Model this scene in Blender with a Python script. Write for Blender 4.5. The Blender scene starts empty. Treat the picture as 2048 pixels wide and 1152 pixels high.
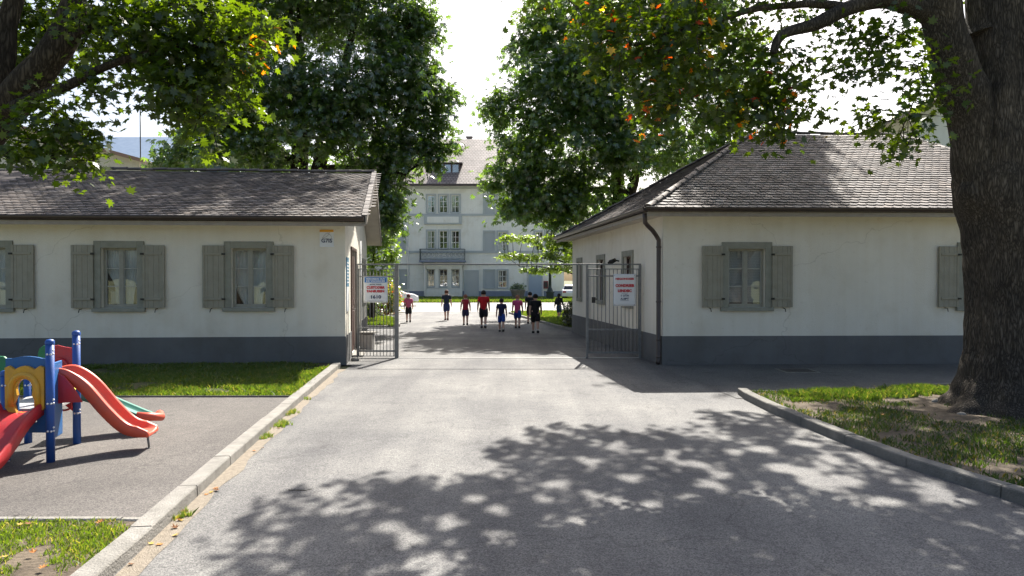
import bpy, bmesh, math, random
import numpy as np
from mathutils import Vector, Matrix, noise
R = math.radians
V = Vector
rng = np.random.default_rng(7)
random.seed(7)
scene = bpy.context.scene
COL = scene.collection

# ------------------------------------------------------------------ camera
CAM_H = 1.9
cam = bpy.data.cameras.new('camera')
cam.sensor_width = 36.0
cam.lens = 24.0
cam.clip_end = 3000
camo = bpy.data.objects.new('camera', cam)
COL.objects.link(camo)
camo.location = (0, 0, CAM_H)
camo.rotation_euler = (R(90 - 0.67), 0, 0)
scene.camera = camo

# ------------------------------------------------------------------ sky and sun
SUN_EL, SUN_AZ = R(47), R(13)      # azimuth from +Y towards +X
world = bpy.data.worlds.new('World')
scene.world = world
world.use_nodes = True
wn = world.node_tree
wn.nodes.clear()
sky = wn.nodes.new('ShaderNodeTexSky')
sky.sky_type = 'NISHITA'
sky.sun_disc = False
sky.sun_elevation = SUN_EL
sky.sun_rotation = SUN_AZ
sky.altitude = 400
sky.air_density = 1.0
sky.dust_density = 6.0
sky.ozone_density = 1.0
bg = wn.nodes.new('ShaderNodeBackground')
bg.inputs['Strength'].default_value = 0.086
wo = wn.nodes.new('ShaderNodeOutputWorld')
wn.links.new(sky.outputs[0], bg.inputs[0])
wn.links.new(bg.outputs[0], wo.inputs[0])
sl = bpy.data.lights.new('sun', 'SUN')
sl.energy = 5.0
sl.angle = R(0.45)
sl.color = (1.0, 0.95, 0.87)
so = bpy.data.objects.new('sun', sl)
COL.objects.link(so)
sdir = V((math.sin(SUN_AZ) * math.cos(SUN_EL), math.cos(SUN_AZ) * math.cos(SUN_EL), math.sin(SUN_EL)))
so.rotation_euler = sdir.to_track_quat('Z', 'Y').to_euler()
so.location = sdir * 60
scene.view_settings.view_transform = 'Standard'
scene.view_settings.look = 'None'
scene.view_settings.gamma = 1.0
scene.view_settings.exposure = 1.38

F = 1365.0
def gp(px, py, z=0.0):
    "ground (or height z) point seen in direction px,py"
    Y = (CAM_H - z) * F / (py - 560.0)
    return ((px - 1024) * Y / F, Y, z)
def wp(px, py, Y):
    return ((px - 1024) * Y / F, Y, CAM_H - (py - 560) * Y / F)

# ------------------------------------------------------------------ materials
def mat(name, color, rough=0.8, var=0.0, vscale=3.0, color2=None, bump=0.0, bscale=40.0, metallic=0.0,
        attr=False, spec=0.5, vdetail=5.0, coat=0.0, stretch=None):
    m = bpy.data.materials.new(name)
    m.use_nodes = True
    nt = m.node_tree
    b = nt.nodes['Principled BSDF']
    b.inputs['Roughness'].default_value = rough
    b.inputs['Metallic'].default_value = metallic
    b.inputs['Specular IOR Level'].default_value = spec
    b.inputs['Coat Weight'].default_value = coat
    b.inputs['Base Color'].default_value = (*color, 1)
    tc = nt.nodes.new('ShaderNodeTexCoord')
    co = tc.outputs['Object']
    if stretch:
        mp = nt.nodes.new('ShaderNodeMapping')
        mp.inputs['Scale'].default_value = stretch
        nt.links.new(co, mp.inputs[0]); co = mp.outputs[0]
    last = None
    if color2 is not None:
        n = nt.nodes.new('ShaderNodeTexNoise')
        n.inputs['Scale'].default_value = vscale
        n.inputs['Detail'].default_value = vdetail
        n.inputs['Roughness'].default_value = 0.65
        nt.links.new(co, n.inputs['Vector'])
        r = nt.nodes.new('ShaderNodeValToRGB')
        r.color_ramp.elements[0].position = 0.35
        r.color_ramp.elements[1].position = 0.66
        r.color_ramp.elements[0].color = (*color, 1)
        r.color_ramp.elements[1].color = (*color2, 1)
        nt.links.new(n.outputs['Fac'], r.inputs[0])
        last = r.outputs[0]
    if attr:
        a = nt.nodes.new('ShaderNodeAttribute'); a.attribute_name = 'tint'
        mx = nt.nodes.new('ShaderNodeMix'); mx.data_type = 'RGBA'; mx.blend_type = 'MULTIPLY'
        mx.inputs[0].default_value = 1.0
        if last: nt.links.new(last, mx.inputs[6])
        else: mx.inputs[6].default_value = (*color, 1)
        nt.links.new(a.outputs['Color'], mx.inputs[7])
        last = mx.outputs[2]
    if last: nt.links.new(last, b.inputs['Base Color'])
    if bump > 0:
        n2 = nt.nodes.new('ShaderNodeTexNoise')
        n2.inputs['Scale'].default_value = bscale
        n2.inputs['Detail'].default_value = 4
        nt.links.new(co, n2.inputs['Vector'])
        bp = nt.nodes.new('ShaderNodeBump')
        bp.inputs['Strength'].default_value = bump
        bp.inputs['Distance'].default_value = 0.02
        nt.links.new(n2.outputs['Fac'], bp.inputs['Height'])
        nt.links.new(bp.outputs[0], b.inputs['Normal'])
    return m

def asphalt_mat(name, base, light, seed=0.0, strip=False):
    m = bpy.data.materials.new(name); m.use_nodes = True
    nt = m.node_tree; N = nt.nodes; L = nt.links
    b = N['Principled BSDF']; b.inputs['Roughness'].default_value = 0.82
    b.inputs['Specular IOR Level'].default_value = 0.35
    g = N.new('ShaderNodeNewGeometry')
    mp = N.new('ShaderNodeMapping'); mp.inputs['Location'].default_value = (seed, seed * 2, 0)
    L.new(g.outputs['Position'], mp.inputs[0])
    def nz(scale, det, vec=mp.outputs[0], rough=0.6):
        n = N.new('ShaderNodeTexNoise'); n.inputs['Scale'].default_value = scale
        n.inputs['Detail'].default_value = det; n.inputs['Roughness'].default_value = rough
        L.new(vec, n.inputs['Vector']); return n.outputs['Fac']
    def ramp(inp, p0, p1, c0, c1):
        r = N.new('ShaderNodeValToRGB'); r.color_ramp.elements[0].position = p0; r.color_ramp.elements[1].position = p1
        r.color_ramp.elements[0].color = (*c0, 1); r.color_ramp.elements[1].color = (*c1, 1)
        L.new(inp, r.inputs[0]); return r.outputs[0]
    def mix(a, bb, fac, mode='MIX'):
        x = N.new('ShaderNodeMix'); x.data_type = 'RGBA'; x.blend_type = mode
        if isinstance(fac, float): x.inputs[0].default_value = fac
        else: L.new(fac, x.inputs[0])
        for i, s in ((6, a), (7, bb)):
            if isinstance(s, tuple): x.inputs[i].default_value = (*s, 1)
            else: L.new(s, x.inputs[i])
        return x.outputs[2]
    c = ramp(nz(0.55, 6), 0.36, 0.66, base, light)
    # tyre-worn bands running along the drive
    mp2 = N.new('ShaderNodeMapping'); mp2.inputs['Scale'].default_value = (0.9, 0.06, 1)
    L.new(g.outputs['Position'], mp2.inputs[0])
    c = mix(c, ramp(nz(1.4, 3, mp2.outputs[0]), 0.35, 0.65, (0.72, 0.71, 0.72), (1.2, 1.19, 1.15)), 0.8 if strip else 0.3, 'MULTIPLY')
    # stone chips
    v = N.new('ShaderNodeTexVoronoi'); v.inputs['Scale'].default_value = 120; L.new(mp.outputs[0], v.inputs['Vector'])
    sep = N.new('ShaderNodeSeparateColor'); L.new(v.outputs['Color'], sep.inputs[0])
    c = mix(c, ramp(sep.outputs[0], 0.0, 1.0, (0.5, 0.5, 0.51), (1.5, 1.49, 1.45)), 1.0, 'MULTIPLY')
    c = mix(c, ramp(nz(9, 8, rough=0.75), 0.3, 0.7, (0.86, 0.86, 0.87), (1.14, 1.13, 1.12)), 1.0, 'MULTIPLY')
    # dark repair stains
    c = mix(c, ramp(nz(1.7, 5), 0.60, 0.72, (1, 1, 1), (0.75, 0.74, 0.74)), 1.0, 'MULTIPLY')
    # cracks
    vc = N.new('ShaderNodeTexVoronoi'); vc.feature = 'DISTANCE_TO_EDGE'; vc.inputs['Scale'].default_value = 0.33
    dn = N.new('ShaderNodeTexNoise'); dn.inputs['Scale'].default_value = 1.7; dn.inputs['Detail'].default_value = 6
    L.new(mp.outputs[0], dn.inputs['Vector'])
    ad = N.new('ShaderNodeMix'); ad.data_type = 'RGBA'; ad.blend_type = 'ADD'; ad.inputs[0].default_value = 0.9
    L.new(mp.outputs[0], ad.inputs[6]); L.new(dn.outputs['Color'], ad.inputs[7]); L.new(ad.outputs[2], vc.inputs['Vector'])
    crk = ramp(vc.outputs['Distance'], 0.0, 0.006, (0.55, 0.55, 0.55), (1, 1, 1))
    c = mix(c, crk, 0.55, 'MULTIPLY')
    L.new(c, b.inputs['Base Color'])
    bp = N.new('ShaderNodeBump'); bp.inputs['Strength'].default_value = 0.6; bp.inputs['Distance'].default_value = 0.006
    L.new(sep.outputs[1], bp.inputs['Height']); L.new(bp.outputs[0], b.inputs['Normal'])
    return m

def leaf_mat(name, trans=(1.6, 1.75, 0.55), tw=0.5, gl=0.05):
    m = bpy.data.materials.new(name); m.use_nodes = True
    nt = m.node_tree; N = nt.nodes; L = nt.links
    N.clear()
    a = N.new('ShaderNodeAttribute'); a.attribute_name = 'tint'
    d = N.new('ShaderNodeBsdfDiffuse'); L.new(a.outputs['Color'], d.inputs[0])
    t = N.new('ShaderNodeBsdfTranslucent')
    mx = N.new('ShaderNodeMix'); mx.data_type = 'RGBA'; mx.blend_type = 'MULTIPLY'; mx.inputs[0].default_value = 1.0
    L.new(a.outputs['Color'], mx.inputs[6]); mx.inputs[7].default_value = (*trans, 1); mx.clamp_result = False
    L.new(mx.outputs[2], t.inputs[0])
    s = N.new('ShaderNodeMixShader'); s.inputs[0].default_value = tw
    L.new(d.outputs[0], s.inputs[1]); L.new(t.outputs[0], s.inputs[2])
    g = N.new('ShaderNodeBsdfGlossy'); g.inputs['Roughness'].default_value = 0.38; g.inputs[0].default_value = (1, 1, 1, 1)
    s2 = N.new('ShaderNodeMixShader'); s2.inputs[0].default_value = gl
    L.new(s.outputs[0], s2.inputs[1]); L.new(g.outputs[0], s2.inputs[2])
    o = N.new('ShaderNodeOutputMaterial'); L.new(s2.outputs[0], o.inputs[0])
    return m

def glass_mat(name, refl=0.09, tint=(0.92, 0.95, 0.95)):
    m = bpy.data.materials.new(name); m.use_nodes = True
    nt = m.node_tree; N = nt.nodes; L = nt.links
    N.clear()
    t = N.new('ShaderNodeBsdfTransparent'); t.inputs[0].default_value = (*tint, 1)
    g = N.new('ShaderNodeBsdfGlossy'); g.inputs['Roughness'].default_value = 0.02
    fr = N.new('ShaderNodeLayerWeight'); fr.inputs[0].default_value = 0.5
    pw = N.new('ShaderNodeMath'); pw.operation = 'POWER'; pw.inputs[1].default_value = 4; L.new(fr.outputs['Facing'], pw.inputs[0])
    ad = N.new('ShaderNodeMath'); ad.operation = 'MULTIPLY_ADD'; ad.inputs[1].default_value = 0.6; ad.inputs[2].default_value = refl; L.new(pw.outputs[0], ad.inputs[0])
    n = N.new('ShaderNodeTexNoise'); n.inputs['Scale'].default_value = 1.5
    bp = N.new('ShaderNodeBump'); bp.inputs['Strength'].default_value = 0.15; bp.inputs['Distance'].default_value = 0.05
    tc = N.new('ShaderNodeTexCoord'); L.new(tc.outputs['Object'], n.inputs['Vector'])
    L.new(n.outputs['Fac'], bp.inputs['Height']); L.new(bp.outputs[0], g.inputs['Normal'])
    s = N.new('ShaderNodeMixShader'); L.new(ad.outputs[0], s.inputs[0]); L.new(t.outputs[0], s.inputs[1]); L.new(g.outputs[0], s.inputs[2])
    o = N.new('ShaderNodeOutputMaterial'); L.new(s.outputs[0], o.inputs[0])
    return m

def stucco_mat(name, c1, c2, bump=0.35):
    m = mat(name, c1, 0.9, color2=c2, vscale=0.7, bump=bump, bscale=55, spec=0.2)
    nt = m.node_tree; N = nt.nodes; L = nt.links; b = N['Principled BSDF']
    # vertical rain streaks and a dirtier foot
    g = N.new('ShaderNodeNewGeometry'); mp = N.new('ShaderNodeMapping'); mp.inputs['Scale'].default_value = (5, 5, 0.25)
    L.new(g.outputs['Position'], mp.inputs[0])
    n = N.new('ShaderNodeTexNoise'); n.inputs['Scale'].default_value = 1.0; n.inputs['Detail'].default_value = 6; L.new(mp.outputs[0], n.inputs['Vector'])
    r = N.new('ShaderNodeValToRGB'); r.color_ramp.elements[0].position = 0.35; r.color_ramp.elements[1].position = 0.6
    r.color_ramp.elements[0].color = (0.965, 0.955, 0.935, 1); r.color_ramp.elements[1].color = (1, 1, 1, 1)
    L.new(n.outputs['Fac'], r.inputs[0])
    old = b.inputs['Base Color'].links[0].from_socket
    mx = N.new('ShaderNodeMix'); mx.data_type = 'RGBA'; mx.blend_type = 'MULTIPLY'; mx.inputs[0].default_value = 1
    L.new(old, mx.inputs[6]); L.new(r.outputs[0], mx.inputs[7])
    last = mx.outputs[2]
    v = N.new('ShaderNodeTexVoronoi'); v.feature = 'DISTANCE_TO_EDGE'; v.inputs['Scale'].default_value = 0.28
    dn = N.new('ShaderNodeTexNoise'); dn.inputs['Scale'].default_value = 1.3; dn.inputs['Detail'].default_value = 7; L.new(g.outputs['Position'], dn.inputs['Vector'])
    ad = N.new('ShaderNodeMix'); ad.data_type = 'RGBA'; ad.blend_type = 'ADD'; ad.inputs[0].default_value = 1.2; L.new(g.outputs['Position'], ad.inputs[6]); L.new(dn.outputs['Color'], ad.inputs[7]); L.new(ad.outputs[2], v.inputs['Vector'])
    n4 = N.new('ShaderNodeTexNoise'); n4.inputs['Scale'].default_value = 9; n4.inputs['Detail'].default_value = 8; n4.inputs['Roughness'].default_value = .7; L.new(g.outputs['Position'], n4.inputs['Vector'])
    for src, p0, p1, c0 in ((v.outputs['Distance'], 0.0, 0.0035, (.82, .81, .79)), (n4.outputs['Fac'], .26, .40, (.86, .84, .80)), (dn.outputs['Fac'], .30, .46, (.92, .905, .875))):
        rr = N.new('ShaderNodeValToRGB'); rr.color_ramp.elements[0].position = p0; rr.color_ramp.elements[1].position = p1
        rr.color_ramp.elements[0].color = (*c0, 1); rr.color_ramp.elements[1].color = (1, 1, 1, 1); L.new(src, rr.inputs[0])
        m2 = N.new('ShaderNodeMix'); m2.data_type = 'RGBA'; m2.blend_type = 'MULTIPLY'; m2.inputs[0].default_value = 1
        L.new(last, m2.inputs[6]); L.new(rr.outputs[0], m2.inputs[7]); last = m2.outputs[2]
    L.new(last, b.inputs['Base Color'])
    return m

M = {}
M['asphalt'] = asphalt_mat('asphalt', (0.108, 0.108, 0.111), (0.175, 0.173, 0.168), 0, True)
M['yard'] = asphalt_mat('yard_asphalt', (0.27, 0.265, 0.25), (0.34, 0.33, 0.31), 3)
M['play_asphalt'] = asphalt_mat('play_asphalt', (0.088, 0.081, 0.076), (0.128, 0.118, 0.11), 9)
M['dark_asphalt'] = asphalt_mat('dark_asphalt', (0.105, 0.105, 0.105), (0.145, 0.143, 0.14), 14)
M['kerb'] = mat('kerb_concrete', (0.18, 0.17, 0.15), 0.9, color2=(0.27, 0.255, 0.228), vscale=6, bump=0.6, bscale=60)
M['soil'] = mat('soil', (0.06, 0.045, 0.03), 1.0, color2=(0.135, 0.105, 0.072), vscale=5, bump=1.0, bscale=30)
M['lawn'] = mat('lawn_ground', (0.045, 0.065, 0.014), 1.0, color2=(0.085, 0.075, 0.03), vscale=4, bump=1.0, bscale=50)
M['stucco'] = stucco_mat('cream_stucco', (0.74, 0.70, 0.605), (0.80, 0.76, 0.66))
M['plinth'] = stucco_mat('grey_plinth', (0.135, 0.135, 0.134), (0.172, 0.172, 0.170))
M['tile'] = mat('roof_tile', (0.132, 0.114, 0.104), 0.75, color2=(0.20, 0.176, 0.16), vscale=2.5, bump=0.5, bscale=60, attr=True, spec=0.35)
M['tile_base'] = mat('roof_underlay', (0.05, 0.04, 0.035), 0.9)
M['gutter'] = mat('brown_gutter', (0.05, 0.035, 0.03), 0.38, color2=(0.07, 0.05, 0.042), vscale=4)
M['fascia'] = mat('fascia_wood', (0.30, 0.26, 0.22), 0.7, color2=(0.36, 0.32, 0.27), vscale=6, bump=0.2)
M['soffit'] = mat('soffit_board', (0.50, 0.45, 0.38), 0.8, color2=(0.58, 0.53, 0.45), vscale=3)
M['stone'] = mat('window_stone', (0.25, 0.25, 0.20), 0.85, color2=(0.31, 0.305, 0.25), vscale=5, bump=0.3)
M['shutter'] = mat('shutter_paint', (0.27, 0.25, 0.19), 0.55, color2=(0.315, 0.295, 0.23), vscale=5, bump=0.12)
M['casement'] = mat('casement_paint', (0.27, 0.26, 0.21), 0.5, color2=(0.32, 0.31, 0.255), vscale=9)
M['white_wood'] = mat('white_wood', (0.70, 0.70, 0.67), 0.5)
M['curtain'] = mat('net_curtain', (0.62, 0.62, 0.60), 0.9, color2=(0.74, 0.74, 0.72), vscale=6, stretch=(6, 6, 0.4), bump=0.3, bscale=12)
M['room'] = mat('dark_room', (0.05, 0.048, 0.045), 0.9)  # near-black colour stands in for unlit interiors
M['glass'] = glass_mat('window_glass', 0.10)
M['glass_far'] = glass_mat('far_glass', 0.25)
M['iron'] = mat('dark_iron', (0.035, 0.033, 0.03), 0.5, metallic=0.6)
M['galv'] = mat('galvanised_steel', (0.19, 0.19, 0.19), 0.55, metallic=0.6, color2=(0.26, 0.26, 0.25), vscale=14)
M['door_brown'] = mat('brown_door', (0.06, 0.028, 0.02), 0.5, color2=(0.085, 0.04, 0.03), vscale=5)
M['bark'] = None
M['leaf'] = leaf_mat('leaf', (5.6, 4.7, 0.5), 0.5, 0.04)
M['leaf_far'] = leaf_mat('leaf_far', (3.2, 3.1, 0.5), 0.46, 0.10)
M['grass'] = leaf_mat('grass_blade', (1.7, 1.8, 0.5), 0.45)

def bark_mat(name, c0, c1, sc=1.0):
    m = bpy.data.materials.new(name); m.use_nodes = True
    nt = m.node_tree; N = nt.nodes; L = nt.links; b = N['Principled BSDF']
    b.inputs['Roughness'].default_value = 0.95; b.inputs['Specular IOR Level'].default_value = 0.15
    tc = N.new('ShaderNodeTexCoord'); mp = N.new('ShaderNodeMapping')
    mp.inputs['Scale'].default_value = (21 * sc, 21 * sc, 3.0 * sc)
    L.new(tc.outputs['Object'], mp.inputs[0])
    dn = N.new('ShaderNodeTexNoise'); dn.inputs['Scale'].default_value = 0.6; dn.inputs['Detail'].default_value = 5; L.new(mp.outputs[0], dn.inputs['Vector'])
    ad = N.new('ShaderNodeMix'); ad.data_type = 'RGBA'; ad.blend_type = 'ADD'; ad.inputs[0].default_value = 1.0
    sc_ = N.new('ShaderNodeVectorMath'); sc_.operation = 'SCALE'; sc_.inputs['Scale'].default_value = 3.2; L.new(dn.outputs['Color'], sc_.inputs[0])
    L.new(mp.outputs[0], ad.inputs[6]); L.new(sc_.outputs[0], ad.inputs[7])
    v = N.new('ShaderNodeTexVoronoi'); v.feature = 'DISTANCE_TO_EDGE'; v.inputs['Scale'].default_value = 1.6; L.new(ad.outputs[2], v.inputs['Vector'])
    n = N.new('ShaderNodeTexNoise'); n.inputs['Scale'].default_value = 1.1; n.inputs['Detail'].default_value = 10; n.inputs['Roughness'].default_value = .7; L.new(mp.outputs[0], n.inputs['Vector'])
    mu = N.new('ShaderNodeMath'); mu.operation = 'MULTIPLY'; L.new(v.outputs['Distance'], mu.inputs[0]); L.new(n.outputs['Fac'], mu.inputs[1])
    r = N.new('ShaderNodeValToRGB'); r.color_ramp.elements[0].position = 0.0; r.color_ramp.elements[1].position = 0.20
    r.color_ramp.elements[0].color = (*c0, 1); r.color_ramp.elements[1].color = (*c1, 1)
    L.new(mu.outputs[0], r.inputs[0])
    n3 = N.new('ShaderNodeTexNoise'); n3.inputs['Scale'].default_value = 1.6; n3.inputs['Detail'].default_value = 5; L.new(tc.outputs['Object'], n3.inputs['Vector'])
    r3 = N.new('ShaderNodeValToRGB'); r3.color_ramp.elements[0].position = 0.4; r3.color_ramp.elements[1].position = 0.65
    r3.color_ramp.elements[0].color = (0.75, 0.74, 0.72, 1); r3.color_ramp.elements[1].color = (1.25, 1.2, 1.1, 1)
    L.new(n3.outputs['Fac'], r3.inputs[0])
    mx = N.new('ShaderNodeMix'); mx.data_type = 'RGBA'; mx.blend_type = 'MULTIPLY'; mx.inputs[0].default_value = 1
    L.new(r.outputs[0], mx.inputs[6]); L.new(r3.outputs[0], mx.inputs[7]); L.new(mx.outputs[2], b.inputs['Base Color'])
    bp = N.new('ShaderNodeBump'); bp.inputs['Strength'].default_value = 1.0; bp.inputs['Distance'].default_value = 0.05
    L.new(mu.outputs[0], bp.inputs['Height']); L.new(bp.outputs[0], b.inputs['Normal'])
    return m
M['bark'] = bark_mat('bark', (0.035, 0.030, 0.025), (0.165, 0.142, 0.12))
M['bark_far'] = bark_mat('bark_dark', (0.02, 0.016, 0.013), (0.09, 0.075, 0.06), 0.6)

# ------------------------------------------------------------------ object helpers
ORG = {}
def tag(o, label=None, cat=None, group=None, kind=None):
    if label: o['label'] = label
    if cat: o['category'] = cat
    if group: o['group'] = group
    if kind: o['kind'] = kind
    return o
def thing(name, loc, label, cat, group=None):
    o = bpy.data.objects.new(name, None)
    o.empty_display_size = 0.2
    COL.objects.link(o); o.location = loc; ORG[o.name] = V(loc)
    return tag(o, label, cat, group)
def link_mesh(name, me, parent=None, loc=(0, 0, 0), m=None):
    "me holds world coordinates; they are shifted to the parent's (or own) origin"
    org = ORG[parent.name] if parent else V(loc)
    me.transform(Matrix.Translation(-org))
    o = bpy.data.objects.new(name, me)
    COL.objects.link(o)
    if parent: o.parent = parent
    else: o.location = org
    ORG[o.name] = org.copy()
    if m is not None: me.materials.append(m)
    return o
def ax(v): return V(v)
class MB:
    def __init__(s): s.v = []; s.f = []; s.sm = []
    def add(s, vs, fs, smooth=False):
        n = len(s.v); s.v += [tuple(v) for v in vs]; s.f += [tuple(i + n for i in f) for f in fs]; s.sm += [smooth] * len(fs)
    def box(s, c, size):
        c = V(c); hx, hy, hz = [a / 2 for a in size]
        return s.obox(c - V((hx, hy, hz)), (2 * hx, 0, 0), (0, 2 * hy, 0), (0, 0, 2 * hz))
    def obox(s, o, a, b, c):
        o, a, b, c = V(o), V(a), V(b), V(c)
        vs = [o, o + a, o + a + b, o + b, o + c, o + a + c, o + a + b + c, o + b + c]
        s.add(vs, [(0, 3, 2, 1), (4, 5, 6, 7), (0, 1, 5, 4), (1, 2, 6, 5), (2, 3, 7, 6), (3, 0, 4, 7)]); return s
    def poly(s, pts): s.add(pts, [tuple(range(len(pts)))]); return s
    def prism(s, pts, d):
        n = len(pts); d = V(d); vs = [V(p) for p in pts] + [V(p) + d for p in pts]
        fs = [tuple(range(n))[::-1], tuple(range(n, 2 * n))] + [(i, (i + 1) % n, n + (i + 1) % n, n + i) for i in range(n)]
        s.add(vs, fs); return s
    def tube(s, path, rad, n=10, cap=True, smooth=True):
        path = [V(p) for p in path]
        if not isinstance(rad, (list, tuple)): rad = [rad] * len(path)
        vs = []; prev = None
        for i, p in enumerate(path):
            t = (path[min(i + 1, len(path) - 1)] - path[max(i - 1, 0)]).normalized()
            if prev is None:
                a = t.orthogonal().normalized()
            else:
                a = (prev - t * prev.dot(t)).normalized()
            prev = a; b = t.cross(a)
            for k in range(n):
                th = 2 * math.pi * k / n
                vs.append(p + (a * math.cos(th) + b * math.sin(th)) * rad[i])
        fs = []
        for i in range(len(path) - 1):
            for k in range(n):
                fs.append((i * n + k, i * n + (k + 1) % n, (i + 1) * n + (k + 1) % n, (i + 1) * n + k))
        s.add(vs, fs, smooth)
        if cap:
            m = len(path) - 1
            s.add(vs[:n], [tuple(range(n))[::-1]]); s.add(vs[m * n:], [tuple(range(n))])
        return s
    def lathe(s, c, prof, n=16, smooth=True):
        c = V(c); vs = []
        for r, z in prof:
            for k in range(n):
                th = 2 * math.pi * k / n; vs.append(c + V((r * math.cos(th), r * math.sin(th), z)))
        fs = [(i * n + k, i * n + (k + 1) % n, (i + 1) * n + (k + 1) % n, (i + 1) * n + k) for i in range(len(prof) - 1) for k in range(n)]
        s.add(vs, fs, smooth); return s
    def ball(s, c, r, nu=12, nv=8, sc=(1, 1, 1)):
        c = V(c); vs = []; 
        for i in range(nv + 1):
            ph = math.pi * i / nv
            for k in range(nu):
                th = 2 * math.pi * k / nu
                vs.append(c + V((r * sc[0] * math.sin(ph) * math.cos(th), r * sc[1] * math.sin(ph) * math.sin(th), r * sc[2] * math.cos(ph))))
        fs = [(i * nu + k, (i + 1) * nu + k, (i + 1) * nu + (k + 1) % nu, i * nu + (k + 1) % nu) for i in range(nv) for k in range(nu)]
        s.add(vs, fs, True); return s
    def mesh(s, name):
        me = bpy.data.meshes.new(name); me.from_pydata(s.v, [], s.f)
        me.polygons.foreach_set('use_smooth', s.sm); me.update(); return me
    def build(s, name, m, parent=None, loc=(0, 0, 0), bevel=0.0, fixn=True):
        me = s.mesh(name)
        if fixn:
            bm = bmesh.new(); bm.from_mesh(me); bmesh.ops.remove_doubles(bm, verts=bm.verts, dist=1e-5)
            bmesh.ops.recalc_face_normals(bm, faces=bm.faces); bm.to_mesh(me); bm.free()
        o = link_mesh(name, me, parent, loc, m)
        if bevel > 0:
            md = o.modifiers.new('bevel', 'BEVEL'); md.width = bevel; md.segments = 2; md.limit_method = 'ANGLE'; md.angle_limit = R(40)
        return o

def build_each(mb, name, m, parent, bevel=0.0):
    "every loose shell of mb becomes an object of its own"
    par = list(range(len(mb.v)))
    def find(i):
        while par[i] != i: par[i] = par[par[i]]; i = par[i]
        return i
    for f in mb.f:
        for i in f[1:]: par[find(i)] = find(f[0])
    groups = {}
    for k, f in enumerate(mb.f): groups.setdefault(find(f[0]), []).append(k)
    out = []
    for ks in groups.values():
        q = MB(); idx = {}
        for k in ks:
            nf = []
            for i in mb.f[k]:
                if i not in idx: idx[i] = len(q.v); q.v.append(mb.v[i])
                nf.append(idx[i])
            q.f.append(tuple(nf)); q.sm.append(mb.sm[k])
        out.append(q.build(name, m, parent, bevel=bevel))
    return out

def np_mesh(name, verts, nper, nfaces, tint):
    "verts (nfaces*nper,3), every face an ngon of nper own vertices; tint (nfaces,3)"
    me = bpy.data.meshes.new(name)
    me.vertices.add(nfaces * nper); me.vertices.foreach_set('co', verts.astype(np.float32).ravel())
    me.loops.add(nfaces * nper); me.loops.foreach_set('vertex_index', np.arange(nfaces * nper, dtype=np.int32))
    me.polygons.add(nfaces)
    me.polygons.foreach_set('loop_start', np.arange(nfaces, dtype=np.int32) * nper)
    me.polygons.foreach_set('loop_total', np.full(nfaces, nper, dtype=np.int32))
    me.update(calc_edges=True)
    at = me.attributes.new('tint', 'FLOAT_COLOR', 'POINT')
    c = np.ones((nfaces * nper, 4), dtype=np.float32); c[:, :3] = np.repeat(tint, nper, axis=0)
    at.data.foreach_set('color', c.ravel())
    return me

MAPLE = np.array([(0, -.28), (.34, -.42), (.27, -.14), (.80, -.12), (.44, .14), (.66, .60), (.26, .42), (0, 1.0),
                  (-.26, .42), (-.66, .60), (-.44, .14), (-.80, -.12), (-.27, -.14), (-.34, -.42)], dtype=float)
def _chestnut():
    pts = []
    for k in range(6):
        a = R(-100 + 40 * k) ; L = (1.0, .9, .7)[min(abs(k - 2), abs(k - 3))]
        d = np.array((math.sin(a), math.cos(a))); n = np.array((d[1], -d[0]))
        pts.append([(0, 0), tuple(d * .55 * L - n * .16), tuple(d * L), tuple(d * .55 * L + n * .16)])
    return np.array(pts)
CHEST = _chestnut()

def leaves_mesh(name, P, size, out, tint, kind='maple', droop=0.35, flat=0.8):
    "P (N,3) positions; out (N,3) outward direction"
    n = len(P)
    nrm = rng.normal(size=(n, 3)) * 0.55; nrm[:, 2] += flat; nrm += out * 0.35
    nrm /= np.linalg.norm(nrm, axis=1)[:, None]
    t = out * 0.7 + rng.normal(size=(n, 3)) * 0.7; t[:, 2] -= droop
    t -= nrm * (t * nrm).sum(1)[:, None]; t /= np.linalg.norm(t, axis=1)[:, None] + 1e-9
    b = np.cross(t, nrm)
    if kind == 'maple':
        k = len(MAPLE); bend = -0.35 * (MAPLE ** 2).sum(1) * 0.5
        rb = rng.uniform(-0.3, 1.0, n)
        v = P[:, None] + size[:, None, None] * (MAPLE[None, :, 0, None] * b[:, None] + MAPLE[None, :, 1, None] * t[:, None] + (bend[None, :] * rb[:, None])[..., None] * nrm[:, None])
        return np_mesh(name, v.reshape(-1, 3), k, n, tint)
    C = CHEST.reshape(-1, 2)
    rr = np.sqrt((C ** 2).sum(1)); dz = -0.45 * rr ** 2
    v = P[:, None] + size[:, None, None] * (C[None, :, 0, None] * b[:, None] + C[None, :, 1, None] * t[:, None] + dz[None, :, None] * nrm[:, None])
    tt = np.repeat(tint, 6, axis=0) * rng.uniform(.85, 1.15, (n * 6, 1))
    return np_mesh(name, v.reshape(-1, 3), 4, n * 6, tt)

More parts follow.
